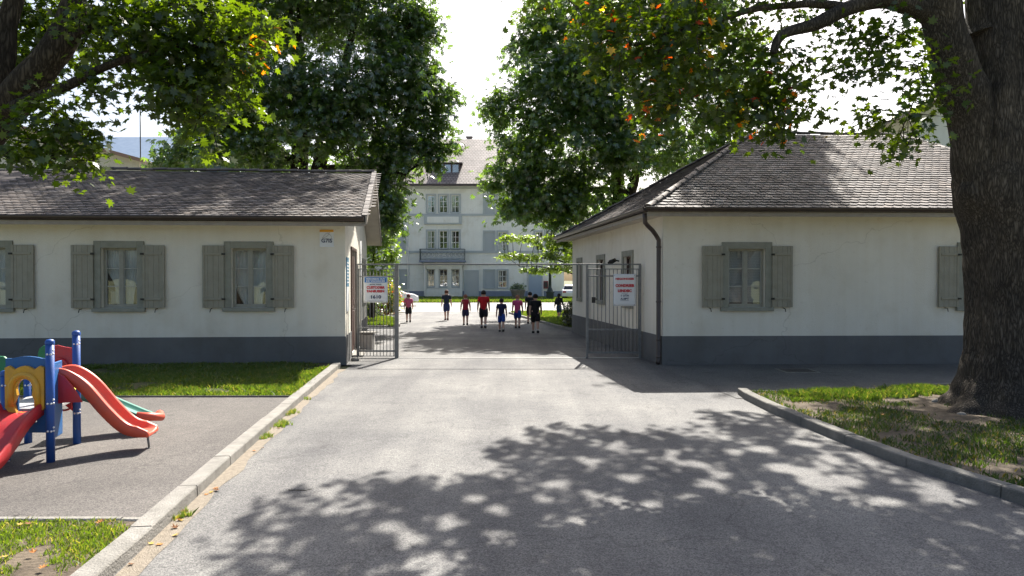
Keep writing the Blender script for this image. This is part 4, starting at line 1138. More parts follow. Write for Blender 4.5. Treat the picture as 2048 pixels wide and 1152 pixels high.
mb = MB(); fb.box(mb, XL - eo, XR + eo, eo - .02, eo + .12, EZ - .12, EZ + .1); mb.build('gutter', M['gutter'], MBd)
mb = MB(); fb.box(mb, XL - eo + .02, XR + eo - .02, .003, eo - .02, EZ - .06, EZ - .003); mb.build('soffit', M['soffit'], MBd)
def roof_y(z): return BY - eo + (z - EZ) / (RZ2 - EZ) * (ry - BY + eo)
for cx_ in (897, 790):
    z0 = bz(350) + .3; y0 = roof_y(z0) 
    xa, xb = (cx_ - 24 - 1024) * y0 / F, (cx_ + 22 - 1024) * y0 / F; zt_ = z0 + 1.0
    mb = MB(); mb.obox((xa, y0, z0 - .1), (xb - xa, 0, 0), (0, 3.2, 0), (0, 0, 1.1)); mb.prism([(xa - .3, y0 - .3, zt_), (xb + .3, y0 - .3, zt_), (xb + .3, y0 + 3, zt_ + .5), (xa - .3, y0 + 3, zt_ + .5)], (0, 0, .12))
    dm = mb.build('dormer', M['gutter'], rf, fixn=False)
    for k in range(3):
        pass
    fd = Fr((xa, y0), (1, 0), (0, -1)); mb2 = MB()
    for k in range(3): w_ = (xb - xa) / 3; fd.box(mb2, k * w_ + .1, (k + 1) * w_ - .1, .01, .03, z0 + .05, zt_ - .08)
    mb2.build('dormer_pane', M['glass_far'], rf)
for px_ in (938, 700, 820): 
    x = (px_ - 1024) * ry / F
    mb = MB(); mb.box((x, ry + .9, RZ2 - .05), (.62, .5, 1.1)); mb.box((x, ry + .9, RZ2 + .53), (.8, .66, .1)); mb.build('chimney', mat('chimney_render', (.16, .15, .15), .9) if 'chimney_render' not in bpy.data.materials else bpy.data.materials['chimney_render'], rf)

# ------------------------------------------------------------------ background houses
def gable_house(name, label, x0, x1, y0, y1, ez, rz, wallm, roofm, along='y', ov=.6, windows=(), rot=0, grp=None):
    "ridge along x or y; x0..x1,y0..y1 plan"
    t = thing(name, ((x0 + x1) / 2, y0, 0), label, 'building', grp)
    mb = MB(); cx, cy = (x0 + x1) / 2, (y0 + y1) / 2
    c = [(x0, y0), (x1, y0), (x1, y1), (x0, y1)]
    for i in range(4):
        a, b = c[i], c[(i + 1) % 4]; mb.poly([(*a, 0), (*b, 0), (*b, ez), (*a, ez)])
    if along == 'y':
        for y in (y0, y1): mb.poly([(x0, y, ez), (x1, y, ez), (cx, y, rz - .1)])
    else:
        for x in (x0, x1): mb.poly([(x, y0, ez), (x, y1, ez), (x, cy, rz - .1)])
    mb.build('wall', wallm, t, fixn=False)
    mb = MB(); sl = (rz - ez) / ((x1 - x0) / 2 if along == 'y' else (y1 - y0) / 2); dzo = sl * ov
    if along == 'y':
        for s, xe in ((-1, x0), (1, x1)): mb.prism([(xe + s * ov, y0 - ov, ez - dzo), (xe + s * ov, y1 + ov, ez - dzo), (cx, y1 + ov, rz), (cx, y0 - ov, rz)], (0, 0, .16))
    else:
        for s, ye in ((-1, y0), (1, y1)): mb.prism([(x0 - ov, ye + s * ov, ez - dzo), (x1 + ov, ye + s * ov, ez - dzo), (x1 + ov, cy, rz), (x0 - ov, cy, rz)], (0, 0, .16))
    mb.build('roof', roofm, t, fixn=False)
    fw = Fr((0, y0), (1, 0), (0, -1))
    for (a, b, z0, z1) in windows:
        mb = MB(); s = .12; fw.box(mb, a - s, b + s, .003, .05, z0 - s, z1 + s); w = mb.build('window', M['trim_far'], t)
        mb = MB(); fw.box(mb, a, b, .051, .06, z0, z1); mb.build('pane', M['glass_far'], w)
    if along == 'y':
        mb = MB()
        for s, xe in ((-1, x0), (1, x1)): mb.obox((xe + s * ov, y0 - ov - .04, ez - dzo - .06), V((cx - xe - s * ov, 0, rz - ez + dzo)), (0, .035, 0), (0, 0, .24))
        mb.build('verge_board', mat('reddish_board', (.28, .17, .13), .7) if 'reddish_board' not in bpy.data.materials else bpy.data.materials['reddish_board'], t)
    return t
cream = stucco_mat('cream_far', (.62, .57, .49), (.68, .63, .55), .1)
# back left: cream gable house and slate-blue block
x0 = wp(-180, 0, 46)[0]; x1 = wp(280, 0, 46)[0]
gable_house('house', 'cream gabled house with reddish verge boards rising behind the left lodge roof', -53, x1, 46, 60, wp(0, 322, 46)[2], wp(0, 208, 46)[2], cream, M['tile_far'], 'y', .7, [(-33, -31.8, 5.2, 6.8), (-29.4, -28.2, 5.2, 6.8)])
slate = mat('blue_slate', (.16, .23, .33), .5, color2=(.20, .27, .37), vscale=2)
bt = thing('house', (-36, 75, 0), 'slate blue building behind the cream house, far left', 'building')
za, zc = wp(0, 272, 75)[2], wp(0, 330, 75)[2]
mb = MB(); mb.obox((-58, 76, 0), (22, 0, 0), (0, 14, 0), (0, 0, zc)); mb.build('wall', M['wall_far'], bt)
mb = MB(); mb.prism([(-59, 75, zc), (-35, 75, zc), (-36, 82, za + 1), (-58, 82, za + 1)], (0, 0, .3)); mb.prism([(-59, 91, zc), (-35, 91, zc), (-36, 82.01, za + 1), (-58, 82.01, za + 1)], (0, 0, .3)); mb.build('roof', slate, bt, fixn=False)
mb = MB(); mb.tube([(-41, 75.5, zc), (-41, 75.5, za + 3)], .06, 6); mb.build('mast', M['iron'], bt)
# back right: large roof behind the right lodge
rt = gable_house('house', 'taller pale house with a broad tiled roof behind the right lodge', 19.6, 34, 33, 39, 10.1, 13.4, M['wall_far'], M['tile_far'], 'y', 1.1, [])
# ------------------------------------------------------------------ play unit
def pl_mat(name, c, rough=.45): return mat(name, c, rough, color2=tuple(x * .72 + .03 for x in c), vscale=7, vdetail=9, bump=.04, bscale=120, spec=.45)
RED = pl_mat('play_red', (.55, .025, .03)); SUN_RED = pl_mat('play_sunlit_red', (.70, .095, .045)); BLU = pl_mat('play_blue', (.012, .085, .36)); BLU2 = pl_mat('play_panel_blue', (.01, .12, .36))  # the orange-red has a sunlit glow painted into it
YEL = pl_mat('play_yellow', (.72, .38, .03)); LYEL = pl_mat('play_pale_yellow', (.70, .62, .12)); GRN = pl_mat('play_green', (.01, .20, .07)); TEAL = pl_mat('play_teal', (.01, .22, .16), .65); WHT = mat('cap_white', (.75, .75, .74), .4)
PU = thing('play_unit', (-5.0, 7.3, .05), 'colourful plastic play frame with slides on the asphalt play area', 'playground slide')
G = .05
P0, P1, P2, P3 = V((-5.17, 6.95, G)), V((-4.69, 6.92, G)), V((-4.92, 7.70, G)), V((-5.50, 7.74, G))
def post(p, z, r=.040):
    mb = MB(); mb.tube([p, p + V((0, 0, z - .02))], r, 18); mb.lathe(p + V((0, 0, z - .02)), [(r * 1.08, 0), (r * 1.1, .025), (r * .8, .045), (0.001, .052)], 18)
    o = mb.build('post', BLU, PU)
    mb = MB()
    for zz in (z - .12, z - .62, z - .9):
        for d in (.035, -.0):
            mb.ball(p + V((d, -r, zz)), .011, 8, 6); mb.ball(p + V((r, -.01, zz + d)), .011, 8, 6)
    mb.build('bolt_cap', WHT, o)
for p, z in ((P0, .90), (P1, 1.22), (P2, 1.25), (P3, .78)): post(p, z)
post(V((-5.75, 7.0, G)), 1.0)
def PZ(py, Y): return CAM_H - (py - 560) * Y / F
# front panel: blue board with yellow arch
def shaped(outline, y, th, m, name, hole=None, parent=PU, bevel=.008):
    "flat board in the XZ plane; hole bridged into the outline"
    mb = MB()
    if hole is None: mb.prism([(x, y, z) for x, z in outline], (0, th, 0)); return mb.build(name, m, parent, bevel=bevel)
    me = bpy.data.meshes.new(name); bm = bmesh.new(); ed = []
    for loop in (outline, hole):
        vs = [bm.verts.new((x, y, z)) for x, z in loop]; ed += [bm.edges.new((vs[i], vs[(i + 1) % len(vs)])) for i in range(len(vs))]
    r = bmesh.ops.triangle_fill(bm, edges=ed, use_beauty=True)
    fs = [g for g in r['geom'] if isinstance(g, bmesh.types.BMFace)]
    ex = bmesh.ops.extrude_face_region(bm, geom=fs); bmesh.ops.translate(bm, vec=(0, th, 0), verts=[g for g in ex['geom'] if isinstance(g, bmesh.types.BMVert)])
    bmesh.ops.recalc_face_normals(bm, faces=bm.faces); bm.to_mesh(me); bm.free()
    return link_mesh(name, me, parent, (0, 0, 0), m)
def X(px, Y): return (px - 1024) * Y / F
yf = 6.94
def arc(cx, cz, rx, rz, a0, a1, n): return [(cx + rx * math.cos(R(a0 + (a1 - a0) * k / n)), cz + rz * math.sin(R(a0 + (a1 - a0) * k / n))) for k in range(n + 1)]
xa, xb = X(10, yf), X(95, yf); zt, zb = PZ(717, yf), PZ(866, yf)
ot = [(xa, zb), (xb, zb), (xb, zt), (xb - .06, zt + .0)] + [(xb - .06 - (xb - xa - .12) * k / 8, zt + .022 * math.sin(math.pi * k / 8)) for k in range(1, 8)] + [(xa + .06, zt), (xa, zt)]
cx = X(52, yf); oz0, oz1 = PZ(822, yf), PZ(757, yf)
hole_o = [(cx - .085, oz0 - .12), (cx + .10, oz0 - .12), (cx + .10, oz0 + .06)] + arc(cx + .005, oz1 - .10, .095, .10, 0, 180, 10) + [(cx - .09, oz0 + .06)]
shaped(ot, yf, .02, BLU2, 'panel', hole_o)
yy0, yy1 = X(13, yf), X(91, yf)
yo = [(yy0, PZ(815, yf)), (yy0 + .05, PZ(826, yf)), (yy1 - .05, PZ(826, yf)), (yy1, PZ(815, yf)), (yy1, PZ(735, yf)), (yy1 - .04, PZ(731, yf)), (yy1 - .10, PZ(739, yf))] + [(cx + .10 - .2 * k / 6, PZ(739 - 8 * math.sin(math.pi * k / 6), yf)) for k in range(1, 6)] + [(yy0 + .10, PZ(739, yf)), (yy0 + .04, PZ(731, yf)), (yy0, PZ(735, yf))]
yh = [(cx - .085, PZ(826, yf) + .01), (cx + .09, PZ(826, yf) + .01), (cx + .11, PZ(805, yf)), (cx + .075, PZ(790, yf))] + arc(cx, PZ(778, yf), .085, .105, 0, 180, 12) + [(cx - .075, PZ(790, yf)), (cx - .11, PZ(808, yf))]
yp = shaped(yo, yf - .035, .033, YEL, 'arch_panel', yh)
mb = MB(); mb.tube([(x, yf - .037, z) for x, z in [(cx + .135, PZ(812, yf))] + arc(cx, PZ(778, yf), .135, .15, 0, 180, 14) + [(cx - .135, PZ(812, yf))]], .03, 10); mb.build('moulding', YEL, yp)
# deck
mb = MB(); mb.prism([P0 + V((.0, .03, .50)), P1 + V((0, .03, .50)), P2 + V((0, 0, .50)), P3 + V((0, 0, .50))], (0, 0, .035)); mb.build('deck', mat('deck_grey', (.34, .34, .34), .7), PU, bevel=.005)
# side board behind right post
mb = MB(); d = (P2 - P1); mb.obox(P1 + d * .08 + V((-.01, 0, .22)), d * .32, (.022, 0, 0), (0, 0, .78)); mb.build('panel', BLU2, PU, bevel=.008)
# far red panel with round ornament, green arch
yr = 7.78; xa, xb = X(90, yr), X(150, yr); zt, zb = PZ(693, yr), PZ(788, yr)
shaped([(xa, zb), (xb, zb - .2), (xb, zt), (xb - .05, zt - .015), (xb - .12, zt - .005), (xb - .2, zt + .015), (xb - .28, zt + .01), (xa + .03, zt + .01), (xa, zt - .03)], yr, .02, RED, 'panel')
mb = MB(); c0 = V(((xa + xb) / 2 - .01, yr - .02, PZ(735, yr)))
mb.tube([c0 + V((.10 * math.cos(t), 0, .10 * math.sin(t))) for t in [k * math.pi / 12 for k in range(25)]], .012, 8); mb.tube([c0 + V((-.10, 0, 0)), c0 + V((.1, 0, 0))], .01, 8); mb.tube([c0 + V((0, 0, -.1)), c0 + V((0, 0, .1))], .01, 8); mb.build('wheel_ornament', RED, PU)
mb = MB(); mb.ball(c0 + V((-.06, -.02, -.06)), .035, 12, 8, (1, .5, 1)); mb.build('knob', GRN, PU)
yg = 7.9; mb = MB(); mb.prism([(X(74, yg), yg, PZ(760, yg)), (X(92, yg), yg, PZ(760, yg)), (X(95, yg), yg, PZ(692, yg)), (X(86, yg), yg, PZ(691, yg)), (X(77, yg), yg, PZ(697, yg)), (X(74, yg), yg, PZ(708, yg))], (0, .03, 0)); mb.build('panel', GRN, PU, bevel=.008)
yg = 7.05; mb = MB(); mb.prism([(X(-40, yg), yg, PZ(800, yg)), (X(9, yg), yg, PZ(800, yg)), (X(11, yg), yg, PZ(718, yg)), (X(6, yg), yg, PZ(713, yg)), (X(-20, yg), yg, PZ(712, yg)), (X(-40, yg), yg, PZ(713, yg))], (0, .03, 0)); mb.build('panel', GRN, PU, bevel=.008)
mb = MB(); mb.tube([(X(112, 7.3), 7.35, PZ(803, 7.3)), (X(140, 7.6), 7.62, PZ(778, 7.6))], .042, 14); mb.build('tube', LYEL, PU)
mb = MB(); c0 = V((X(125, 7.6), 7.6, PZ(812, 7.6))); mb.tube([c0 + V((.09 * math.cos(t), .0, .05 * math.sin(t))) for t in [k * math.pi / 12 for k in range(25)]], .012, 8); mb.build('grab_ring', RED, PU)
mb = MB(); mb.prism([(X(112, 7.55), 7.55, PZ(800, 7.5)), (X(150, 7.72), 7.66, PZ(828, 7.5)), (X(150, 7.72), 7.66, PZ(785, 7.5)), (X(112, 7.55), 7.55, PZ(785, 7.5))], (0, .02, 0)); mb.build('panel', RED, PU)
def slide(center, wid, lip, th, m, name='slide', normal_side=None):
    "centre line points; cross section a shallow channel with raised rolled sides"
    pts = [V(p) for p in center]; path = []
    for i in range(len(pts) - 1):
        p0 = pts[max(i - 1, 0)]; p1 = pts[i]; p2 = pts[i + 1]; p3 = pts[min(i + 2, len(pts) - 1)]
        for k in range(8):
            t = k / 8; path.append(0.5 * ((2 * p1) + (p2 - p0) * t + (2 * p0 - 5 * p1 + 4 * p2 - p3) * t * t + (3 * p1 - p0 - 3 * p2 + p3) * t ** 3))
    path.append(pts[-1]); n = len(path)
    hd = V((path[-1].x - path[0].x, path[-1].y - path[0].y, 0)).normalized(); side = V((-hd.y, hd.x, 0))
    vs = []; sec = None
    for i, p in enumerate(path):
        t = (path[min(i + 1, n - 1)] - path[max(i - 1, 0)]).normalized(); up = side.cross(t); 
        if up.z < 0: up = -up
        f = i / (n - 1); w = wid / 2; l = lip * (1 - .85 * max(0, (f - .86) / .14)); 
        sec = [(-w - .022, -.035), (-w - .026, l * .6), (-w - .02, l), (-w - .006, l + .012), (-w + .012, l * .9), (-w + .03, l * .35), (-w * .6, .006), (0, -.004), (w * .6, .006), (w - .03, l * .35), (w - .012, l * .9), (w + .006, l + .012), (w + .02, l), (w + .026, l * .6), (w + .022, -.035), (w * .5, -.04), (0, -.042), (-w * .5, -.04)]
        if i == n - 1: sec = [(x * .9, z * .4 - .012) for x, z in sec]
        vs += [p + side * x + up * z for x, z in sec]
    m_ = len(sec); fs = [(i * m_ + k, i * m_ + (k + 1) % m_, (i + 1) * m_ + (k + 1) % m_, (i + 1) * m_ + k) for i in range(n - 1) for k in range(m_)]
    mb = MB(); mb.add(vs, fs, True); mb.add(vs[:m_], [tuple(range(m_))]); mb.add(vs[-m_:], [tuple(range(m_))])
    return mb.build(name, m, PU)
# long red slide to the right, sunlit glow put into its colour
s1 = slide([(-4.88, 7.30, .88), (-4.74, 7.30, .89), (-4.57, 7.34, .76), (-4.37, 7.38, .50), (-4.21, 7.42, .32), (-4.08, 7.45, .255), (-3.93, 7.47, .245)], .29, .07, .04, SUN_RED)
mb = MB(); mb.tube([(-4.00, 7.47, .20), (-3.985, 7.48, G)], .012, 8); mb.tube([(-4.0, 7.48, G + .002), (-4.0, 7.48, G + .008)], .03, 10); mb.build('foot', M['galv'], s1)
# side cheek of the slide entrance
mb = MB(); mb.prism([(-4.80, 7.10, .60), (-4.66, 7.11, .62), (-4.50, 7.13, .62), (-4.60, 7.12, .80), (-4.68, 7.11, .90), (-4.76, 7.10, .94), (-4.82, 7.10, .92)], (0, .02, 0)); mb.build('cheek', RED, s1, bevel=.006)
# wide red slide towards the viewer's left
s2 = slide([(-4.99, 7.05, .56), (-4.99, 6.90, .555), (-4.99, 6.72, .47), (-4.98, 6.5, .30), (-4.97, 6.3, .18), (-4.96, 6.02, .14)], .40, .08, .04, RED)
# teal slide behind, its red curled end
s3 = slide([(-5.25, 8.15, .56), (-5.0, 8.2, .48), (-4.75, 8.28, .34), (-4.52, 8.34, .22), (-4.44, 8.36, .19)], .30, .05, .04, TEAL)
mb = MB(); mb.tube([(-4.50, 8.16, .27), (-4.36, 8.22, .25), (-4.31, 8.36, .22), (-4.40, 8.5, .23)], .05, 12); mb.build('curled_end', SUN_RED, s3)

# ------------------------------------------------------------------ people
SC = 1.27
SKIN = [mat('skin_a', (.55, .33, .24), .55), mat('skin_b', (.30, .17, .11), .55)]
def skin_mesh(name, verts, edges, rad, root, m, parent, sub=1):
    me = bpy.data.meshes.new('s'); me.from_pydata([tuple(v) for v in verts], edges, []); me.update()
    o = bpy.data.objects.new('s', me); COL.objects.link(o)
    md = o.modifiers.new('skin', 'SKIN'); md.use_smooth_shade = True
    sv = me.skin_vertices[0].data
    rad = [tuple(q * SC for q in r) if isinstance(r, tuple) else r * SC for r in rad]
    for i, r in enumerate(rad): sv[i].radius = r if isinstance(r, tuple) else (r, r); sv[i].use_root = (i == root)
    if sub: s_ = o.modifiers.new('sub', 'SUBSURF'); s_.levels = sub; s_.render_levels = sub
    dg = bpy.context.evaluated_depsgraph_get(); dg.update()
    me2 = bpy.data.meshes.new_from_object(o.evaluated_get(dg)); bpy.data.objects.remove(o)
    me2.name = name
    return link_mesh(name, me2, parent, (0, 0, 0), m)
def person(x, y, h, face, label, shirt, shorts, hair, step=.18, skin=0, sleeve='short', shoe=(.03, .03, .035), sock=None, hairlen=0, trousers=False, backpack=None, cap=None, arm=.12, long_top=0, fat=1.0):
    t = thing('person', (x, y, 0), label, 'person')
    ca, sa = math.cos(face), math.sin(face)    # face=0 looks towards +Y
    def W(p): return V((x + p[0] * ca - p[1] * sa, y + p[0] * sa + p[1] * ca, p[2]))
    H = h
    sw = step * 1.7 * H; bob = .0
    hip = .085 * H * .62
    # legs: L forward, Rt back
    def leg(sd, f):
        hp = (sd * hip, 0, .50 * H); kn = (sd * hip * 1.05, f * .42 + max(f, 0) * .15 + (.02 * H), .275 * H + (.0 if f > 0 else .01 * H)); 
        az = .045 * H if f > 0 else .075 * H
        an = (sd * hip * 1.05, f, az); toe = (sd * hip * 1.25, f + .085 * H, az - (.025 * H if f > 0 else .055 * H))
        return hp, kn, an, toe
    l1 = leg(-1, sw * .5); l2 = leg(1, -sw * .5)
    ch = .155 * H * .68
    vs = [(0, 0, .53 * H), (0, .0, .62 * H), (0, .0, .72 * H), (0, .0, .80 * H), (0, .005, .845 * H), (0, .012 * H, .90 * H), (0, .016 * H, .955 * H)]
    rd = [(.068 * H * fat, .055 * H * fat), (.062 * H * fat, .048 * H * fat), (.075 * H * fat, .055 * H * fat), (.060 * H, .042 * H), .028 * H, .055 * H, .048 * H]
    ed = [(0, 1), (1, 2), (2, 3), (3, 4), (4, 5), (5, 6)]
    for L in (l1, l2):
        b = len(vs); vs += list(L); rd += [.052 * H * fat, .033 * H, .021 * H, .017 * H]; ed += [(0, b), (b, b + 1), (b + 1, b + 2), (b + 2, b + 3)]
    hands = []
    arms = []
    for sd, f in ((-1, -arm * H * .8), (1, arm * H * .8)):
        b = len(vs); sh = (sd * ch, 0, .805 * H); el = (sd * ch * 1.35, f * .25 - .01 * H, .635 * H); wr = (sd * ch * 1.42, f * .9 + .02 * H, .50 * H); pm = (sd * ch * 1.40, f * 1.05 + .03 * H, .462 * H)
        vs += [sh, el, wr, pm]; rd += [.034 * H, .023 * H, .016 * H, (.018 * H, .012 * H)]; ed += [(3, b), (b, b + 1), (b + 1, b + 2), (b + 2, b + 3)]
        arms.append((sh, el, wr)); hands.append((b + 3, pm, sd))
    for b, pm, sd in hands:
        for k in range(5):
            oy = (-.014 + .0085 * k) * H * .9; ln = (.030, .038, .041, .037, .022)[k] * H
            if k == 4: p1_ = (pm[0] - sd * .004 * H, pm[1] + .022 * H, pm[2] + .006 * H); p2_ = (pm[0] - sd * .006 * H, pm[1] + .030 * H, pm[2] - .014 * H)
            else: p1_ = (pm[0], pm[1] + oy, pm[2] - .018 * H); p2_ = (pm[0] - sd * .008 * H, pm[1] + oy + .004 * H, pm[2] - .018 * H - ln)
            n0 = len(vs); vs += [p1_, p2_]; rd += [.0042 * H, .0034 * H]; ed += [(b, n0), (n0, n0 + 1)]
    # nose
    n0 = len(vs); vs.append((0, .016 * H + .060 * H, .918 * H)); rd.append(.009 * H); ed.append((5, n0))
    for sd in (-1, 1): n0 = len(vs); vs.append((sd * .060 * H, .01 * H, .922 * H)); rd.append((.008 * H, .014 * H)); ed.append((5, n0))
    skin_mesh('body', [W(v) for v in vs], ed, rd, 0, SKIN[skin], t)
    mb = MB()
    for sd in (-1, 1): mb.ball(W((sd * .022 * H, .066 * H, .93 * H)), .0075 * H, 8, 6)
    mb.build('eye', M['iron'], t)
    def cloth(c): return mat('cloth_%d' % (len(bpy.data.materials)), c, .9, color2=tuple(v * .75 for v in c), vscale=9, bump=.3, bscale=25)
    g = .010 * H
    # shirt
    bot = .445 + long_top
    v2 = [(0, 0, bot * H), (0, 0, .60 * H), (0, 0, .72 * H), (0, 0, .805 * H), (0, .0, .835 * H)]
    r2 = [(.080 * H * fat, .064 * H * fat), (.076 * H * fat, .060 * H * fat), (.086 * H * fat, .064 * H * fat), (.066 * H, .047 * H), (.036 * H, .034 * H)]
    e2 = [(0, 1), (1, 2), (2, 3), (3, 4)]
    for sh, el, wr in arms:
        b = len(v2); 
        if sleeve == 'short':
            m_ = tuple(sh[i] * .30 + el[i] * .70 for i in range(3)); v2 += [sh, m_]; r2 += [.042 * H, .036 * H]; e2 += [(3, b), (b, b + 1)]
        elif sleeve == 'none':
            v2 += [sh]; r2 += [.038 * H]; e2 += [(3, b)]
        else:
            v2 += [sh, el, wr]; r2 += [.043 * H, .032 * H, .024 * H]; e2 += [(3, b), (b, b + 1), (b + 1, b + 2)]
    skin_mesh('shirt', [W(v) for v in v2], e2, r2, 1, cloth(shirt), t)
    # shorts or trousers
    v3 = [(0, 0, .60 * H), (0, 0, .50 * H)]; r3 = [(.074 * H * fat, .060 * H * fat), (.078 * H * fat, .064 * H * fat)]; e3 = [(0, 1)]
    for hp, kn, an, toe in (l1, l2):
        b = len(v3); q = 1.0
        m_ = tuple(hp[i] * (1 - q) + kn[i] * q for i in range(3)); v3 += [(hp[0] * 1.05, hp[1], hp[2] - .03 * H), m_]; r3 += [.060 * H * fat, .050 * H * fat]; e3 += [(1, b), (b, b + 1)]
        if trousers: v3 += [kn, tuple(kn[i] * .1 + an[i] * .9 for i in range(3))]; r3[-1] = .045 * H; r3 += [.040 * H, .030 * H]; e3 += [(b + 1, b + 2), (b + 2, b + 3)]
    skin_mesh('trousers' if trousers else 'shorts', [W(v) for v in v3], e3, r3, 0, cloth(shorts), t)
    sm = cloth(shoe)
    for hp, kn, an, toe in (l1, l2):
        heel = (an[0], an[1] - .022 * H, an[2] - .024 * H); 
        skin_mesh('shoe', [W(heel), W((an[0], an[1] + .01 * H, an[2] - .016 * H)), W(toe)], [(0, 1), (1, 2)], [.022 * H, .026 * H, .020 * H], 1, sm, t)
        if sock is not None:
            mb = MB(); a = V(an); k = V(kn); mb.tube([W(a), W(a.lerp(k, .18))], [.026 * H, .027 * H], 10); mb.build('sock', cloth(sock), t)
    # hair cap: shell over the back and top of the head
    hm = cloth(hair); c = V((0, .010 * H, .935 * H)); mb = MB(); nu, nv = 18, 12; vs = []; fs = []
    for i in range(nv + 1):
        ph = math.pi * .68 * i / nv
        for k in range(nu):
            th_ = 2 * math.pi * k / nu; d = V((math.sin(ph) * math.cos(th_), math.sin(ph) * math.sin(th_), math.cos(ph)))
            zc = d.z
            if d.y > .25 and zc < .25: zc = .25 + (zc - .25) * .1; 
            r = 1 + .10 * noise.noise(d * 4 + V((x, y, 0)))
            vs.append(W(c + V((d.x * .068 * H * r, d.y * .074 * H * r - .004 * H, zc * .072 * H * r))))
    fs = [(i * nu + k, (i + 1) * nu + k, (i + 1) * nu + (k + 1) % nu, i * nu + (k + 1) % nu) for i in range(nv) for k in range(nu)]
    mb.add(vs, fs, True)
    if hairlen: mb.tube([W((0, -.02 * H, .91 * H)), W((0, -.045 * H, .86 * H)), W((0, -.04 * H, .86 * H - hairlen * H))], [.045 * H, .042 * H, .02 * H], 12)
    mb.build('hair', hm, t)
    if cap is not None:
        mb = MB(); mb.lathe(W((0, .008 * H, .945 * H)), [(.068 * H, 0), (.067 * H, .02 * H), (.05 * H, .05 * H), (.001, .062 * H)], 16); 
        mb.prism([W((-.05 * H, .05 * H, .948 * H)), W((.05 * H, .05 * H, .948 * H)), W((.04 * H, .12 * H, .94 * H)), W((-.04 * H, .12 * H, .94 * H))], (0, 0, .006 * H)); mb.build('cap', cloth(cap), t)
    if backpack is not None:
        mb = MB(); a = W((-.075 * H, -.055 * H, .57 * H)); mb.obox(a, W((.075 * H, -.055 * H, .57 * H)) - a, W((-.075 * H, -.15 * H, .57 * H)) - a, (0, 0, .23 * H))
        bo = mb.build('backpack', cloth(backpack), t, bevel=.03 * H)
    return t
def kid(px, foot, head, *a, **k):
    Y = CAM_H * F / (foot - 560); h = (foot - head) * Y / F; return person((px - 1024) * Y / F, Y, h, *a, **k)
NAVY = (.018, .025, .06)
kid(817, 645, 588, .15, 'child in a pink T-shirt and black shorts, leftmost of the walkers', (.62, .12, .22), (.015, .015, .018), (.16, .05, .05), step=.16, cap=(.55, .20, .25))
kid(893, 641, 580, 0, 'slim boy in a navy T-shirt and navy shorts walking ahead on the bright yard', (.02, .03, .05), (.03, .045, .14), (.12, .05, .025), step=.2, shoe=(.16, .05, .05))
kid(931, 651, 589, .05, 'child in a sleeveless red top over navy with fair hair', (.42, .02, .04), (.03, .03, .09), (.30, .12, .07), sleeve='none', step=.12, hairlen=0, long_top=.09, cap=None)
kid(967, 657, 581, 0, 'tallest child, in a bright red T-shirt, black shorts and white socks', (.58, .012, .02), (.02, .016, .022), (.02, .015, .012), step=.2, sock=(.6, .6, .6), fat=1.12)
kid(1003, 664, 597, 0, 'child in a dark navy T-shirt and royal blue shorts', (.02, .022, .075), (.02, .08, .42), (.025, .015, .012), step=.14, sock=(.5, .45, .4), arm=.17, skin=0)
kid(1035, 657, 590, -.05, 'child in a pink T-shirt and blue shorts beside the dark pair', (.62, .09, .22), (.02, .06, .26), (.35, .16, .09), step=.15)
kid(1060, 648, 584, 0, 'child in black half hidden behind the child all in black', (.012, .012, .014), (.012, .012, .02), (.02, .015, .012), step=.2, trousers=True)
kid(1071, 667, 588, 0, 'child all in black with white socks, nearest of the walkers', (.010, .010, .012), (.010, .010, .012), (.014, .010, .008), step=.16, sock=(.6, .55, .5), fat=1.1, arm=.16)
kid(1118, 639, 587, -.5, 'figure in a dark hooded top and blue jeans standing on the lawn by the hedge', (.012, .014, .014), (.02, .05, .13), (.012, .010, .010), step=.06, trousers=True, sleeve='long', backpack=(.015, .016, .018), hairlen=.03)
